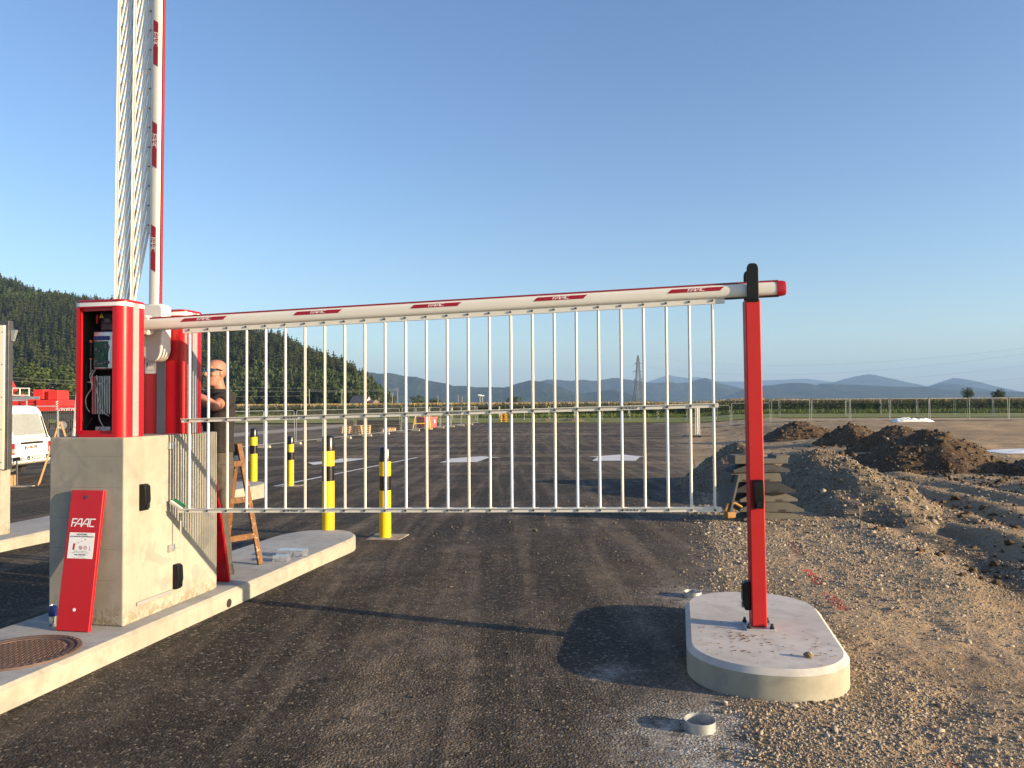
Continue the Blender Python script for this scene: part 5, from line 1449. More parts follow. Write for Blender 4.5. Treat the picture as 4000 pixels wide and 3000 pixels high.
for k in range(3):
    panel(12.0+.14*k, 50.4, R(74)+.03*k, f'wire fence panel parked upright in a bundle at the lot corner, {ORD[k]} of three', 'fence panels bundled at the lot corner')
# black rubber feet under the bundle
for k in range(2):
    f_ = MB(); f_.hexa([(-.45,-.2,0),(.45,-.2,0),(.45,.2,0),(-.45,.2,0)],[(-.36,-.16,.12),(.36,-.16,.12),(.36,.16,.12),(-.36,.16,.12)])
    tag(obj('rubber_block', f_, M['rubber'], None, Matrix.Translation((11.9+.6*k,50.2-.4*k,max(g(12,50),zd(12,50)-.02))) @ Matrix.Rotation(.2*k,4,'Z'), bevel=.02), ['black rubber foot at the bundled fence panels, the left one','black rubber foot at the bundled fence panels, the right one'][k], 'fence foot')

# ------------------------------------------------------------------ stack of recycled plastic fence feet
M['rec'] = simple('grey_recycled_plastic', (.090,.084,.073), .75, 0, .2, 5, .3, 40)
M['recd'] = simple('dark_recycled_plastic', (.030,.032,.037), .65, 0, .25, 5, .3, 40)
def plate(label, x, y, z, yaw, mat, w=.78, dp=.36, h=.115, ch=.20, notch=True):
    t = thing('plastic_block', label, 'plastic block', (x, y, z), yaw, 'stacked fence feet')
    mb = MB()
    P = [(-w/2,0),(w/2,0),(w/2,.035),(w/2-ch,h),(-w/2+ch,h),(-w/2,.035)]
    mb.prism(P, lambda a, b: (a, -dp/2, b), (0,dp,0)); mb.mi = 1
    for s in (-1,1): mb.box(s*.14-.05,s*.14+.05,-dp/2-.002,-dp/2+.01,.004,.030)
    for s in (-1,0,1): mb.cyl((s*.11,0,h-.002),(s*.11,0,h+.002),.022,10)
    obj('foot_body', mb, [M[mat], M['dark_in']], t); return t
sx, sy = 3.44, 10.72; sz = zd(sx, sy)-.01
lab = ['lowest grey plastic fence foot of the stack behind the red post','second grey plastic fence foot from the bottom of the stack','third fence foot of the stack, grey with a dark recess','dark fence foot in the middle of the stack','pale grey upright-edged fence foot above the dark one','second fence foot from the top of the stack, brownish grey','topmost grey fence foot of the stack, with a stepped top']
for k, (dx, dy, a_, mt, w, h) in enumerate(((.12,.0,.03,'rec',.84,.125),(.10,-.02,-.05,'rec',.86,.125),(.06,.03,.04,'rec',.80,.125),(.02,-.03,-.10,'recd',.80,.135),(-.10,.05,.0,'rec',.70,.125),(-.03,.02,.02,'recd',.78,.105))):
    plate(lab[k], sx+dx, sy+dy, sz, a_, mt, w, .40, h, .20 if k != 4 else .02); sz += h+.006
t = thing('plastic_block', lab[6], 'plastic block', (sx-.03, sy, sz), .02, 'stacked fence feet')
mb = MB(); P = [(-.37,0),(.37,0),(.37,.12),(.21,.12),(.19,.075),(-.19,.075),(-.21,.12),(-.37,.12)]
mb.prism(P, lambda a, b: (a,-.16,b), (0,.32,0)); obj('foot_body', mb, M['rec'], t, bevel=.012)
mb = MB(); mb.box(-.015,.015,-.32,.32,0,.52); t = obj('grey_board', mb, M['rec'], None, Matrix.Translation((sx-.50,sy+.02,zd(sx-.5,sy)+.14)) @ Matrix.Rotation(R(14),4,'Y'), bevel=.006); tag(t, 'grey board leaning at the left side of the fence feet stack', 'board')
t = thing('cable_reel', 'small ochre tool lying at the left of the fence feet stack', 'tool', (sx-.47,sy-.25,zd(sx-.47,sy-.25)+.06), .3)
mb = MB(); mb.box(-.10,.04,-.05,.05,0,.09); obj('tool_body', mb, M['ochre'], t, bevel=.02)
mb = MB(); mb.tube([(-.10,0,.10),(-.06,0,.19),(.05,0,.20),(.16,0,.14)],.018,8); obj('handle', mb, M['ochre'], t)

# ------------------------------------------------------------------ white plastic sheet
def plastic(label, loc, lx, ly, h, seed, rz=0, n=40):
    a = np.linspace(-1,1,n); A, B = np.meshgrid(a, a)
    z = h*np.clip(1.15-np.abs(A)**4-np.abs(B)**4, 0, 1)*(.62+.9*np.abs(fbm(A*3+seed, B*2, 4)))+.03
    V = np.stack([(A*lx*(1+.1*vnoise(B*3+seed, A*0))).ravel(), (B*ly).ravel(), z.ravel()], 1)
    o = bpy.data.objects.new('plastic_sheet', npmesh('sheet', V, gridfaces(n, n), M['sheet'], smooth=True)); C.objects.link(o); o.location = loc; o.rotation_euler = (0,0,rz); tag(o, label, 'plastic sheet')
p = onz(3560,1650,.05); p = atY(3560,1650,57.); plastic('crumpled white plastic sheet bundle lying behind the soil heaps', (p.x,57,zd(p.x,57)), 1.5, .7, .27, 3)
p = atY(4010,1790,25.5); plastic('white plastic sheet lying flat at the right edge beyond the largest heap', (p.x+.4,25.8,zd(p.x,25.8)+.02), 1.7, .8, .06, 8, .2)

# ------------------------------------------------------------------ pallets, pipes, skip, beacons
def pallet_proto():
    t = thing('pallet', 'wooden pallet', 'pallet')
    mb = MB()
    for y in (-.35,0,.35): mb.box(-.6,.6,y-.05,y+.05,.002,.022)
    for y in (-.35,0,.35):
        for x in (-.53,0,.53): mb.box(x-.07,x+.07,y-.05,y+.05,.022,.10)
    for x in (-.53,0,.53): mb.box(x-.06,x+.06,-.4,.4,.10,.122)
    for y in (-.34,-.17,0,.17,.34): mb.box(-.6,.6,y-.06,y+.06,.122,.144)
    obj('boards', mb, M['pallet'], t); return t
PAL = pallet_proto(); pu = [False]
def pal(loc, rz, label):
    o = PAL if not pu[0] else copy_tree(PAL)
    pu[0] = True; o.location = loc; o.rotation_euler = (0,0,rz); o['label'] = label; o['group'] = 'wooden pallets behind the fence'
pS = on_ground(1366,1692); pT = on_ground(1412,1700); pU = on_ground(1513,1685)
for k in range(4): pal((pS.x,pS.y,pS.z+.147*k), R(8+3*k), f'dark wooden pallet in the left stack behind the fence, {ORD[k]} from the bottom')
for k in range(5): pal((pT.x,pT.y,pT.z+.147*k), R(70-2*k), f'pale wooden pallet in the right stack behind the fence, {ORD[k]} from the bottom')
for k in range(2): pal((pU.x,pU.y,pU.z+.147*k), R(35+14*k), ['lower pallet of the flat pair right of the black pipes','upper pallet of the flat pair right of the black pipes'][k])
mb = MB(); mb.box(-.36,.36,-.3,.3,0,.30); mb.box(-.28,.30,-.25,.2,.30,.42); t = thing('grey_bundle', 'grey wrapped bundle on top of the left pallet stack', 'bundle', (pS.x,pS.y,pS.z+.59), .2); obj('wrapped_goods', mb, M['rubber'], t, bevel=.05)
pP = on_ground(1470,1683)
for r_ in range(5):
    for c in range(5-r_//2):
        mb = MB(); mb.tube([(-1.9,0,0),(1.9,0,0)],.10,12); mb.tube([(1.82,0,0),(1.95,0,0)],.112,12)
        o = obj('black_pipe', mb, M['rubber'], None, Matrix.Translation((pP.x,pP.y+1.2+.21*c+.1*(r_ % 2),pP.z+.10+.185*r_)), smooth=40)
        tag(o, f'black plastic pipe stacked behind the pallets, {ORD[c]} pipe of the {ORD[r_]} layer', 'pipe', 'stacked black pipes')
pK = on_ground(1664,1677)
t = thing('waste_skip', 'red steel waste container behind the fence', 'skip', (pK.x,pK.y+.6,pK.z), R(40))
mb = MB(); mb.hexa([(-.62,-.62,.14),(.62,-.62,.14),(.62,.62,.14),(-.62,.62,.14)],[(-.70,-.70,1.08),(.70,-.70,1.08),(.70,.70,1.08),(-.70,.70,1.08)]); sk = obj('container_body', mb, M['skip'], t, bevel=.02)
mb = MB(); mb.box(-.74,.74,-.74,-.69,1.04,1.12); mb.box(-.74,.74,.69,.74,1.04,1.12); mb.box(-.74,-.69,-.69,.69,1.04,1.12); mb.box(.69,.74,-.69,.69,1.04,1.12); obj('rim', mb, M['skip'], sk)
mb = MB()
for x in (-.4,.4): 
    for y in (-.4,.4): mb.cyl((x-.05,y,.07),(x+.05,y,.07),.075,14)
obj('wheel', mb, M['tyre'], t)
mb = MB(); mb.box(.30,.42,-.742,-.735,.55,.85); obj('paper_notice', mb, M['decal'], sk)
t = thing('yellow_frame', 'yellow bent tube frame standing beside the red waste container', 'frame', tuple(on_ground(1612,1680)), R(10))
mb = MB(); mb.tube([(0,0,0),(.22,.1,1.15),(.32,.1,1.28),(1.35,.1,1.36),(1.45,.1,1.25),(1.6,.2,0)],.035,8); obj('tube', mb, M['yellowp'], t, smooth=50)
mb = MB(); mb.tube([(.10,.05,.55),(1.5,.15,.60)],.03,8); obj('cross_bar', mb, M['yellowp'], t)
for k, px_ in enumerate((1961,1976)):
    q = on_ground(px_,1652); t = thing('warning_beacon', ['yellow and red striped warning board on the far side of the lot, the left one','yellow and red striped warning board on the far side of the lot, the right one'][k], 'warning board', tuple(q), R(6-12*k))
    mb = MB(); mb.box(-.15,.15,-.012,.012,.12,1.15); bb = obj('board', mb, M['yellowp'], t, bevel=.01)
    mb = MB()
    s_ = 1 if k == 0 else -1
    for j in range(4): z = .18+j*.26; mb.hexa([(-.145,-.0145,z+(.1 if s_>0 else 0)),(.145,-.0145,z+(0 if s_>0 else .1)),(.145,-.013,z+(0 if s_>0 else .1)),(-.145,-.013,z+(.1 if s_>0 else 0))],[(-.145,-.0145,z+.12+(.1 if s_>0 else 0)),(.145,-.0145,z+.12+(0 if s_>0 else .1)),(.145,-.013,z+.12+(0 if s_>0 else .1)),(-.145,-.013,z+.12+(.1 if s_>0 else 0))])
    obj('red_stripe', mb, M['redprint'], bb)
    mb = MB(); mb.box(-.3,.3,-.12,.12,0,.10); obj('foot', mb, M['rubber'], t, bevel=.02)
heap(*on_ground(2128,1647)[:2], 1.25, .9, .34, 0, M['gravelheap'], 'small pale gravel heap on the far edge of the asphalt, the left one', 111, 'gravel_mound', nst=20, n=40)
heap(*on_ground(2240,1647)[:2], 1.9, 1.1, .52, 0, M['gravelheap'], 'wider pale gravel heap on the far edge of the asphalt', 123, 'gravel_mound', nst=20, n=40)
# ------------------------------------------------------------------ maize field
def quads(P, D, S, w):                       # strips: base points, direction*length, sideways unit vectors, width
    V = np.stack([P-S*w[:,None]/2, P+S*w[:,None]/2, P+D+S*w[:,None]*.15, P+D-S*w[:,None]*.15], 1)
    return V.reshape(-1,3), np.arange(len(P)*4).reshape(-1,4)
def maize():
    r_ = np.random.default_rng(2)
    A0, A1 = np.array([-125.,151.]), np.array([86.,98.5]); d = A1-A0; L = np.hypot(*d); d /= L; nb_ = np.array([-d[1], d[0]]); nb_ = nb_ if nb_[1] > 0 else -nb_
    Hof = lambda x, y: 2.28-.30*sstep(0, 60, x)
    Vs = []; Fs = []; Ts = []; off = 0
    def put(V, F, t):
        nonlocal off
        Vs.append(V); Fs.append(F+off); Ts.append(t); off += len(V)
    n = 9000
    a = r_.uniform(0, L, n); b = np.floor(r_.uniform(0, 8, n))*.75+r_.normal(0,.08,n)
    x = A0[0]+d[0]*a+nb_[0]*b; y = A0[1]+d[1]*a+nb_[1]*b; z = G(x, y); h = Hof(x, y)*(1+r_.normal(0,.06,n))
    k = 9
    X = np.repeat(x, k); Yy = np.repeat(y, k); Z = np.repeat(z, k); H = np.repeat(h, k); f = r_.uniform(.08,.88,n*k)
    ang = r_.uniform(0, 6.283, n*k); ln = r_.uniform(.4,.85,n*k)
    P = np.stack([X, Yy, Z+H*f], 1); up_ = r_.uniform(-.25,.55,n*k)
    D = np.stack([np.cos(ang)*ln, np.sin(ang)*ln, up_*ln], 1); S = np.stack([-np.sin(ang)*.7, np.cos(ang)*.7, np.full(n*k,.7)], 1)
    V, F = quads(P, D, S, r_.uniform(.08,.15,n*k)); put(V, F, np.repeat(r_.beta(1.5,2.5,n*k), 4))
    P = np.stack([x, y, z], 1); D = np.stack([r_.normal(0,.04,n), r_.normal(0,.04,n), h*.9], 1); S = np.tile(np.array([[1.,0,0]]), (n,1))
    V, F = quads(P, D, S, np.full(n,.05)); put(V, F, np.repeat(r_.uniform(0,.5,n), 4))
    o = bpy.data.objects.new('maize_field', npmesh('maize', np.concatenate(Vs), np.concatenate(Fs), M['maize'], flo={'tint': np.concatenate(Ts)})); C.objects.link(o); tag(o, kind='stuff')
    # tassels over the first eighty metres, and the closed canopy underneath
    n = 60000; a = r_.uniform(0, L, n); b = -.1+r_.uniform(0,1,n)**2.2*90
    x = A0[0]+d[0]*a+nb_[0]*b; y = A0[1]+d[1]*a+nb_[1]*b; z = G(x, y)+Hof(x, y)*.72
    P = np.stack([x, y, z], 1); D = np.stack([r_.normal(0,.10,n), r_.normal(0,.10,n), Hof(x,y)*.32*r_.uniform(.6,1.2,n)], 1); an = r_.uniform(0,3.14,n)
    V, F = quads(P, D, np.stack([np.cos(an), np.sin(an), an*0], 1), r_.uniform(.08,.2,n))
    o = bpy.data.objects.new('maize_tassels', npmesh('tassels', V, F, M['tassel'], flo={'tint': np.repeat(r_.uniform(0,1,n), 4)})); C.objects.link(o); tag(o, kind='stuff')
    na, nb2 = 220, 40; aa = np.linspace(0, L, na); bb = np.concatenate([np.linspace(1.2, 20, 20), np.linspace(25, 420, 20)]); Ag, Bg = np.meshgrid(aa, bb)
    x = A0[0]+d[0]*Ag+nb_[0]*Bg; y = A0[1]+d[1]*Ag+nb_[1]*Bg; z = G(x, y)+Hof(x, y)*.86+.12*fbm(x*.8, y*.8, 3)
    V = np.stack([x.ravel(), y.ravel(), z.ravel()], 1)
    o = bpy.data.objects.new('maize_canopy', npmesh('canopy', V, gridfaces(na, nb2), M['tassel'], flo={'tint': .15+.5*np.clip(.5+fbm(V[:,0]*.9,V[:,1]*.9),0,1)})); C.objects.link(o); tag(o, kind='stuff')
    # tall grass along the foot of the maize
    n = 26000; a = r_.uniform(0, L, n); b = -r_.uniform(0, 3.2, n)
    x = A0[0]+d[0]*a+nb_[0]*b; y = A0[1]+d[1]*a+nb_[1]*b
    P = np.stack([x, y, G(x, y)], 1); an = r_.uniform(0,6.283,n); D = np.stack([r_.normal(0,.12,n), r_.normal(0,.12,n), r_.uniform(.25,.75,n)], 1)
    V, F = quads(P, D, np.stack([np.cos(an), np.sin(an), an*0], 1), r_.uniform(.05,.12,n))
    o = bpy.data.objects.new('tall_grass', npmesh('grass', V, F, M['grass'], flo={'tint': np.repeat(r_.uniform(0,1,n), 4)})); C.objects.link(o); tag(o, kind='stuff')
maize()

# ------------------------------------------------------------------ wooded hillside
SIL = [(-900,960),(-400,1010),(0,1095),(60,1105),(110,1130),(200,1142),(300,1160),(570,1206),(700,1228),(850,1258),(1000,1287),(1090,1304),(1155,1328),(1215,1354),(1280,1372),(1350,1402),(1400,1428),(1440,1442),(1470,1456),(1492,1485),(1506,1535)]
sx_ = np.array([p[0] for p in SIL], float); sy_ = np.array([p[1] for p in SIL], float)
def hill_pt(px, t):
    Yf = 330.; Yr = np.interp(px, [-900,0,1200,1506], [700,640,470,372]); Y = Yf+(Yr-Yf)*t
    X = (px-2000)/FPX*Y
    top = CAMH+(1575+.007*(2000-px)-np.interp(px, sx_, sy_))/FPX*Yr
    Hg = np.maximum(top-14.6, 0)
    return X, Y, -.7+Hg*np.where(t <= 1, sstep(-.15,1.0,t)*1.0 - sstep(-.15,1.0,0*t)*(1-t), 1-.3*(t-1)), top
def hillside():
    pxs = np.linspace(-900, 1506, 90); ts_ = np.linspace(0, 1.35, 30); PX, TT = np.meshgrid(pxs, ts_)
    X, Y, Z, _ = hill_pt(PX, TT)
    o = bpy.data.objects.new('hillside', npmesh('hillside', np.stack([X.ravel(),Y.ravel(),Z.ravel()],1), gridfaces(90,30), M['hills'], smooth=True)); C.objects.link(o); tag(o, kind='structure')
hillside()
def conifer(r_):
    V = []; F = []; tip = []
    def tri(a, b, c, t):
        i = len(V); V.extend([a,b,c]); F.append((i,i+1,i+2)); tip.extend([t]*3)
    nl = 11
    for l in range(nl):
        f = l/(nl-1); z = .10+.86*f; rad = (.24*(1-f)**.75+.020)*r_.uniform(.8,1.15); nbr = 9 if f < .7 else 6
        for k in range(nbr):
            a = 6.283*(k+r_.uniform(-.4,.4))/nbr+l*.7; L = rad*r_.uniform(.7,1.2); zz = z+r_.normal(0,.012)
            ca, sa = math.cos(a), math.sin(a); w = L*.42+.012; t = r_.uniform(0,1)
            p0 = (0,0,zz+.035); e = (ca*L, sa*L, zz-.30*L-.01); m1 = (ca*L*.5-sa*w, sa*L*.5+ca*w, zz-.07*L-.012); m2 = (ca*L*.5+sa*w, sa*L*.5-ca*w, zz-.07*L-.012)
            tri(p0, m2, e, t); tri(p0, e, m1, t)
    tri((-.012,0,.9),(.012,0,.9),(0,0,1.02),.5)
    return np.array(V), np.array(F), np.array(tip)
def clumpy(r_, n, lobes, size, flat=.8):
    """leaf clumps spread through several lobes of a crown; unit height crown around (0,0,.6)"""
    L = []
    for k in range(lobes):
        a = r_.uniform(0,6.283); q = r_.uniform(.05,.34); L.append((q*math.cos(a), q*math.sin(a), r_.uniform(.34,.84), r_.uniform(.13,.24)))
    P = []; Nn = []
    for k in range(n):
        c = L[r_.integers(0, lobes)]; v = r_.normal(0,1,3); v /= np.linalg.norm(v); rr_ = c[3]*r_.uniform(.55,1.08)
        P.append((c[0]+v[0]*rr_, c[1]+v[1]*rr_, c[2]+v[2]*rr_*flat)); Nn.append(v+r_.normal(0,.55,3))
    P = np.array(P); N = np.array(Nn); N /= np.linalg.norm(N,axis=1)[:,None]
    t1 = np.cross(N, r_.normal(0,1,(n,3))); t1 /= np.linalg.norm(t1,axis=1)[:,None]; t2 = np.cross(N, t1); s = size*r_.uniform(.6,1.4,n)[:,None]
    V = np.stack([P-t1*s, P-t2*s*.7, P+t1*s, P+t2*s*.7], 1).reshape(-1,3); F = np.arange(n*4).reshape(-1,4)
    return V, F, np.repeat(r_.beta(1.6,1.9,n),4)
def forest():
    r_ = np.random.default_rng(8); var = [conifer(r_) for _ in range(7)]
    Vs, Fs, Ts = [], [], []; off = 0
    BV, BF, BT = [], [], []; boff = 0; bvar = [clumpy(r_, 170, 9, .075) for _ in range(5)]
    n = 7200; px = r_.uniform(-350, 1500, n); t = np.concatenate([r_.uniform(0,1.02,n-420)**.85, r_.uniform(.93,1.0,420)]) 
    keep_ = np.ones(n,bool)
    X, Y, Z, top = hill_pt(px, t)
    sc = np.interp(px, [-350, 1100, 1400, 1500], [1, .92, .8, .62])
    for i in range(n):
        w = fbm(np.array(X[i]*.02+4), np.array(Y[i]*.012), 3)
        bl = (w > .04+.10*t[i]) or (t[i] < .10 and r_.uniform() < .65)
        H = r_.normal(15.2,1.9)*sc[i]; a = r_.uniform(0,6.283); ca, sa = math.cos(a), math.sin(a)
        if bl:
            H *= .80; V, F, T = bvar[i % 5]; W = H*.62
            V2 = np.stack([X[i]+(V[:,0]*ca-V[:,1]*sa)*W*1.15, Y[i]+(V[:,0]*sa+V[:,1]*ca)*W*1.15, Z[i]+V[:,2]*H*1.02], 1)
            BV.append(V2); BF.append(F+boff); boff += len(V2); BT.append(np.clip(T*.6+r_.uniform(-.1,.35),0,1))
        else:
            V, F, T = var[i % 7]; wd = H*r_.uniform(.85,1.2)
            V2 = np.stack([X[i]+(V[:,0]*ca-V[:,1]*sa)*wd, Y[i]+(V[:,0]*sa+V[:,1]*ca)*wd, Z[i]+V[:,2]*H], 1)
            Vs.append(V2); Fs.append(F+off); off += len(V2); Ts.append(np.clip(T*.55+r_.uniform(-.1,.42),0,1))
    o = bpy.data.objects.new('conifer_forest', npmesh('conifers', np.concatenate(Vs), np.concatenate(Fs), M['conifer'], flo={'tint': np.concatenate(Ts)})); C.objects.link(o); tag(o, kind='stuff')
    o = bpy.data.objects.new('broadleaf_wood', npmesh('broadleaves', np.concatenate(BV), np.concatenate(BF), M['leaf'], flo={'tint': np.concatenate(BT)*.8})); C.objects.link(o); tag(o, kind='stuff')
forest()

# ------------------------------------------------------------------ single trees
def tree(name, label, px, Y, ytop, wpx, seed, n=1500, lobes=14, group=None, size=.03, zb=None):
    r_ = np.random.default_rng(seed); p = atY(px, 1575, Y); gz = g(p.x, Y); H = atY(px, ytop, Y).z-gz; W = wpx/FPX*Y
    t = thing(name, label, 'tree', (p.x, Y, gz), random.uniform(0,6), group)
    V, F, T = clumpy(r_, n, lobes, size, .9); s = V[:,:2]; mx = np.abs(s).max(); V = V.copy(); V[:,2] *= H/ V[:,2].max(); V[:,:2] *= W/2/mx*1.02
    c = bpy.data.objects.new('crown', npmesh('crown', V, F, M['leaf'], flo={'tint': T})); C.objects.link(c); c.parent = t
    mb = MB(); mb.tube([(0,0,0),(.01*H,0,H*.3),(0,.01*H,H*.62)],[H*.028,H*.020,H*.008],8)
    for k in range(5): a = k*1.3; mb.tube([(0,0,H*(.25+.06*k)),(math.cos(a)*W*.2,math.sin(a)*W*.2,H*(.45+.07*k))],[H*.010,H*.004],6)
    obj('trunk', mb, M['pole_wood'], t); return t
tree('broadleaf_tree', 'large bright green broadleaf tree at the foot of the hill, above the red crane', 165, 225, 1408, 290, 5, 5200, 26, size=.024)
tree('broadleaf_tree', 'smaller green broadleaf tree at the foot of the hill, left of the cabinet', 30, 240, 1450, 120, 6, 1800, 14)
tree('broadleaf_tree', 'round broadleaf tree beside the white gabled house', 1395, 300, 1488, 90, 15, 1700, 14)
tree('broadleaf_tree', 'bushy tree at the end of the wood, right of the house', 1480, 330, 1500, 70, 16, 1200, 12)
tree('broadleaf_tree', 'brownish bush in front of the blue hills, nearest to the wood', 1532, 300, 1540, 60, 17, 700, 10)
tree('broadleaf_tree', 'dark green round bush left of two in the gap before the hills', 1630, 310, 1541, 75, 18, 900, 12)
tree('broadleaf_tree', 'dark green flat bush right of two in the gap before the hills', 1705, 320, 1555, 70, 19, 800, 12)
tree('broadleaf_tree', 'single dark bush beyond the maize, behind the middle of the barrier', 2006, 300, 1548, 70, 20, 900, 12)
tree('broadleaf_tree', 'dense tree beyond the maize at the right, the left one of the pair', 3782, 190, 1512, 58, 22, 1500, 14)
tree('broadleaf_tree', 'dense tree beyond the maize at the right, the right one of the pair', 3896, 195, 1517, 60, 23, 1500, 14)

# ------------------------------------------------------------------ house, poles, wires, pylon
def house():
    Y = 285.; a = atY(1440,1578,Y); gz = g(a.x, Y)
    t = thing('house', 'white gabled farmhouse with brown roof at the end of the wood', 'house', (a.x, Y, gz), R(-26))
    mb = MB(); W, L, e, rdg = 3.4, 7.0, 3.2, 5.3
    P = [(-W/2,0),(W/2,0),(W/2,e),(0,rdg),(-W/2,e)]
    mb.prism(P, lambda p, q: (-L, p, q), (L,0,0)); w_ = obj('wall', mb, M['render'], t)
    mb = MB()
    for s in (-1,1): mb.hexa([(-L-.3,s*(W/2+.4),e-.45),(.35,s*(W/2+.4),e-.45),(.35,s*(W/2+.4)+s*.0,e-.27),(-L-.3,s*(W/2+.4),e-.27)],[(-L-.3,0,rdg+.02),(.35,0,rdg+.02),(.35,0,rdg+.22),(-L-.3,0,rdg+.22)])
    obj('roof', mb, M['roof'], t)
    for y in (-.9,.9): mb = MB(); mb.box(.002,.03,y-.35,y+.35,2.6,3.5); obj('window', mb, M['glass_dark'], t)
    mb = MB(); mb.box(.35,3.0,-1.4,1.6,0,3.0); obj('brick_annex', mb, M['wallred'], t)
    mb = MB(); mb.hexa([(.34,-1.7,3.0),(3.3,-1.7,3.0),(3.3,1.9,3.0),(.34,1.9,3.0)],[(.34,-.1,3.9),(3.3,-.1,3.9),(3.3,.2,3.9),(.34,.2,3.9)]); obj('annex_roof', mb, M['roof'], t)
house()
def upole(px, ytop, Y, label, arm=False):
    p = atY(px, ytop, Y); gz = g(p.x, Y); t = thing('utility_pole', label, 'pole', (p.x, Y, gz), 0, 'poles beyond the maize'); h = p.z-gz
    mb = MB(); mb.tube([(0,0,0),(0,0,h)],[.16,.11],8); obj('pole', mb, M['pole_wood'], t, smooth=50)
    if arm: mb = MB(); mb.box(-.9,.9,-.06,.06,h-1.0,h-.88); obj('cross_arm', mb, M['pole_wood'], t)
    mb = MB()
    for x in (-.3,.3): mb.cyl((x,0,h-.3),(x,0,h-.05),.05,6)
    mb.box(-.35,.35,-.04,.04,h-.36,h-.28); obj('insulator', mb, M['grey'], t)
    return Vector((p.x, Y, p.z-.1))
PL = [upole(-260,1400,150,'weathered utility pole left of the red crane, outside the wires we see', False),
      upole(1208,1520,255,'weathered utility pole in front of the dark wood, left of the house'), upole(1335,1519,265,'weathered utility pole at the left of the farmhouse'),
      upole(1427,1527,275,'thin utility pole just left of the white gable'), upole(1532,1535,290,'utility pole right of the farmhouse, before the blue hills'),
      upole(1553,1515,300,'tall utility pole with cross arm before the blue hills', True), upole(1710,1545,310,'small utility pole above the dark bushes'),
      upole(1789,1545,320,'thin utility pole in the gap, the left of two close ones'), upole(1805,1548,325,'thin utility pole in the gap, the right of two close ones')]
def wire(a, b, sag, r_, label, group='overhead wires'):
    n = 24; mb = MB(); mb.tube([a.lerp(b, i/n)-Vector((0,0,sag*4*(i/n)*(1-i/n))) for i in range(n+1)], r_, 5, False)
    o = obj('overhead_wire', mb, M['cable'], None, recalc=False); tag(o, label, 'wire', group)
W0 = ['upper','second','third','lowest']
for k, (z0, z1) in enumerate(((1462,1516),(1475,1530),(1535,1545))):
    wire(atY(-200,z0,120), atY(1208,z1,255), .5, .022, f'{W0[k]} overhead wire running across the foot of the wood')
for k in range(3):
    wire(PL[1]+Vector((0,0,-.3*k)), PL[5]+Vector((0,0,-.3*k)), .6, .02, f'{W0[k]} overhead wire between the poles beside the farmhouse')
def mast(px, ytop, Y, label):
    p = atY(px, ytop, Y); gz = g(p.x, Y); t = thing('floodlight_mast', label, 'light mast', (p.x, Y, gz), 0, 'floodlight masts'); h = p.z-gz
    mb = MB(); mb.tube([(0,0,0),(0,0,h)],[.16,.09],8); obj('mast', mb, M['steel'], t)
    mb = MB(); mb.box(-.9,.9,-.2,.2,h-.35,h+.25); obj('lamp_head', mb, M['decal'], t)
mast(1875,1543,380,'floodlight mast before the blue hills, the left one'); mast(1885,1545,385,'floodlight mast before the blue hills, the right one')
def pylon(px, ytop, Y, H, label, thick=.30):
    p = atY(px, ytop, Y); gz = p.z-H; t = thing('power_pylon', label, 'pylon', (p.x, Y, gz), R(12))
    hw = lambda z: np.interp(z/H, [0,.33,.62,.92,1], [H*.105,H*.062,H*.034,H*.018,.12])
    mb = MB(); lv = [H*f for f in (0,.12,.23,.33,.42,.50,.58,.65,.72,.79,.86,.93,1)]
    for i in range(len(lv)-1):
        z0, z1 = lv[i], lv[i+1]; a, b = hw(z0), hw(z1); c0 = [(-a,-a,z0),(a,-a,z0),(a,a,z0),(-a,a,z0)]; c1 = [(-b,-b,z1),(b,-b,z1),(b,b,z1),(-b,b,z1)]
        for k in range(4):
            j = (k+1) % 4; mb.beam(c0[k], c1[k], thick, thick); mb.beam(c0[k], c1[j], thick*.55, thick*.55); mb.beam(c0[j], c1[k], thick*.55, thick*.55); mb.beam(c1[k], c1[j], thick*.5, thick*.5)
    obj('lattice_tower', mb, M['pylon'], t)
    tips = []
    for z, w in ((.50,.098),(.66,.115),(.82,.092)):
        zz = z*H
        for s in (-1,1):
            mb = MB(); e = (s*w*H,0,zz); q = hw(zz)
            for y in (-q,q): mb.beam((s*q,y,zz),e,thick*.6,thick*.6); mb.beam((s*q,y,zz+H*.028),e,thick*.5,thick*.5); mb.beam((s*q,y,zz+H*.028),(s*(q+w*H)/2,y*.5,zz),thick*.4,thick*.4)
            mb.cyl((e[0],0,zz-H*.045),e,thick*.35,6)
            obj('cross_arm', mb, M['pylon'], t); tips.append(WM[t.name] @ Vector((e[0],0,zz-H*.045)))
    tips.append(WM[t.name] @ Vector((0,0,H))); return tips
tp = pylon(2492,1387,620,40,'steel lattice power pylon standing beyond the maize field')
tq = pylon(4010,1500,1100,40,'far lattice pylon cut off by the right edge', .4)
nxt = [Vector((330,250,z)) for z in (34,34,40,40,46,46,52)]
for k in (1,3,5,6):
    e = atY(4150,[0,1458,0,1408,0,1362,1340][k],330.)
    wire(tp[k], e, 9, .022, f'{["","lowest","","middle","","upper","topmost"][k]} power line running from the pylon towards the upper right', 'power lines from the pylon')

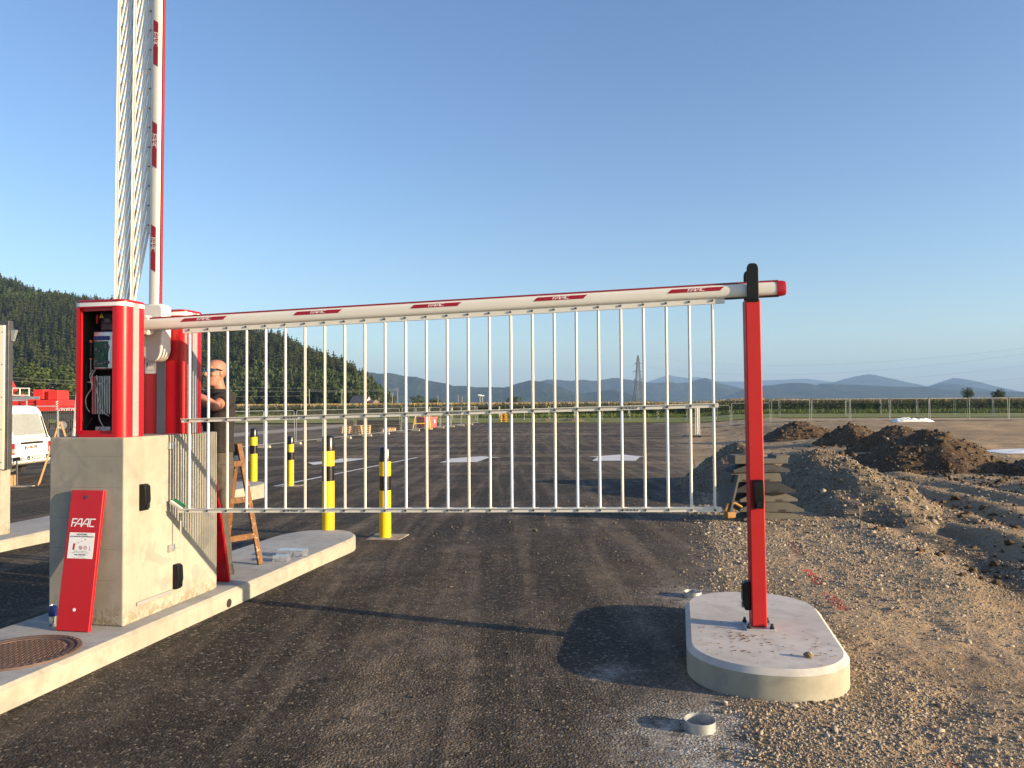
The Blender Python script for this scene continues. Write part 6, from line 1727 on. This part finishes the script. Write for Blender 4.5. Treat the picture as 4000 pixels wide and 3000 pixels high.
# ------------------------------------------------------------------ distant hills
def ridge(pts, D, seed, rough=1., depth=.28):
    px = np.array([p[0] for p in pts], float); py = np.array([p[1] for p in pts], float)
    X0 = np.arange(px[0], px[-1]+1, 3.5); h = 1575+.007*(2000-X0)-np.interp(X0, px, py)
    h = h+rough*3.2*fbm(X0*.02+seed, X0*0+seed, 4)+rough*1.4*fbm(X0*.11+seed, X0*0+seed*2, 2)
    ts_ = np.linspace(-1, 1, 41); PX, TT = np.meshgrid(X0, ts_); Y = D*(1+depth*TT*.5); hh = np.tile(h, (41,1))*D/FPX+CAMH
    fold = .16*fbm(PX*.012+seed, TT*2.2, 4)*(1-np.abs(TT))*np.abs(TT)*4
    Z = np.maximum(hh,0)*(np.clip(1-np.abs(TT), 0, 1)**.9+fold*.8)-3
    X = (PX-2000)/FPX*D*(1+0*TT)
    o = bpy.data.objects.new('hills', npmesh('ridge', np.stack([X.ravel(),Y.ravel(),Z.ravel()],1), gridfaces(len(X0),41), M['hills'], smooth=True)); C.objects.link(o); tag(o, kind='structure')
ridge([(1250,1450),(1400,1448),(1474,1456),(1519,1454),(1578,1467),(1632,1472),(1668,1483),(1714,1489),(1741,1494),(1772,1504),(1822,1503),(1854,1510),(1918,1510),(1958,1510),(1990,1506),(2031,1490),(2067,1483),(2103,1488),(2162,1499),(2225,1521),(2257,1533),(2284,1533),(2347,1525),(2392,1520),(2433,1528),(2460,1537),(2505,1553),(2573,1567),(2600,1575)], 3300, 3)
ridge([(2030,1560),(2070,1510),(2112,1488),(2139,1481),(2175,1482),(2230,1488),(2280,1481),(2329,1485),(2370,1479),(2415,1476),(2460,1481),(2528,1492),(2569,1494),(2609,1488),(2641,1494),(2695,1492),(2727,1481),(2754,1475),(2777,1479),(2813,1494),(2850,1503),(2876,1509),(2910,1520),(2960,1548),(3000,1572)], 5200, 9)
ridge([(2700,1575),(2812,1556),(2876,1532),(2920,1514),(2970,1506),(3017,1503),(3088,1494),(3147,1492),(3188,1502),(3217,1494),(3317,1500),(3435,1506),(3617,1512),(3700,1520),(3775,1522),(3846,1529),(3993,1529),(4200,1525),(4600,1530)], 4300, 14)
ridge([(3560,1530),(3617,1512),(3664,1497),(3699,1494),(3728,1497),(3775,1517),(3830,1540)], 5600, 17)
ridge([(3150,1540),(3217,1500),(3247,1494),(3288,1482),(3335,1470),(3393,1460),(3423,1463),(3470,1475),(3535,1488),(3593,1503),(3640,1512),(3687,1488),(3723,1475),(3758,1476),(3799,1485),(3846,1504),(3881,1515),(3950,1535),(4100,1540)], 7600, 20, .7)
ridge([(2440,1545),(2532,1490),(2573,1476),(2614,1465),(2645,1470),(2682,1474),(2731,1472),(2800,1490),(2950,1488),(3050,1482),(3150,1478),(3250,1490),(3400,1520)], 10500, 27, .6)

# ------------------------------------------------------------------ air
hz = bpy.data.materials.new('haze'); hz.use_nodes = True; ht = hz.node_tree; ht.nodes.clear()
vo = ht.nodes.new('ShaderNodeVolumePrincipled'); out = ht.nodes.new('ShaderNodeOutputMaterial')
vo.inputs['Color'].default_value = (.37,.60,1,1); vo.inputs['Density'].default_value = 1.2e-4; vo.inputs['Anisotropy'].default_value = 0.0
ht.links.new(vo.outputs[0], out.inputs['Volume'])
mb = MB(); mb.box(-11800,11800,-300,12600,-6,520); o = obj('haze', mb, hz); tag(o, kind='stuff')
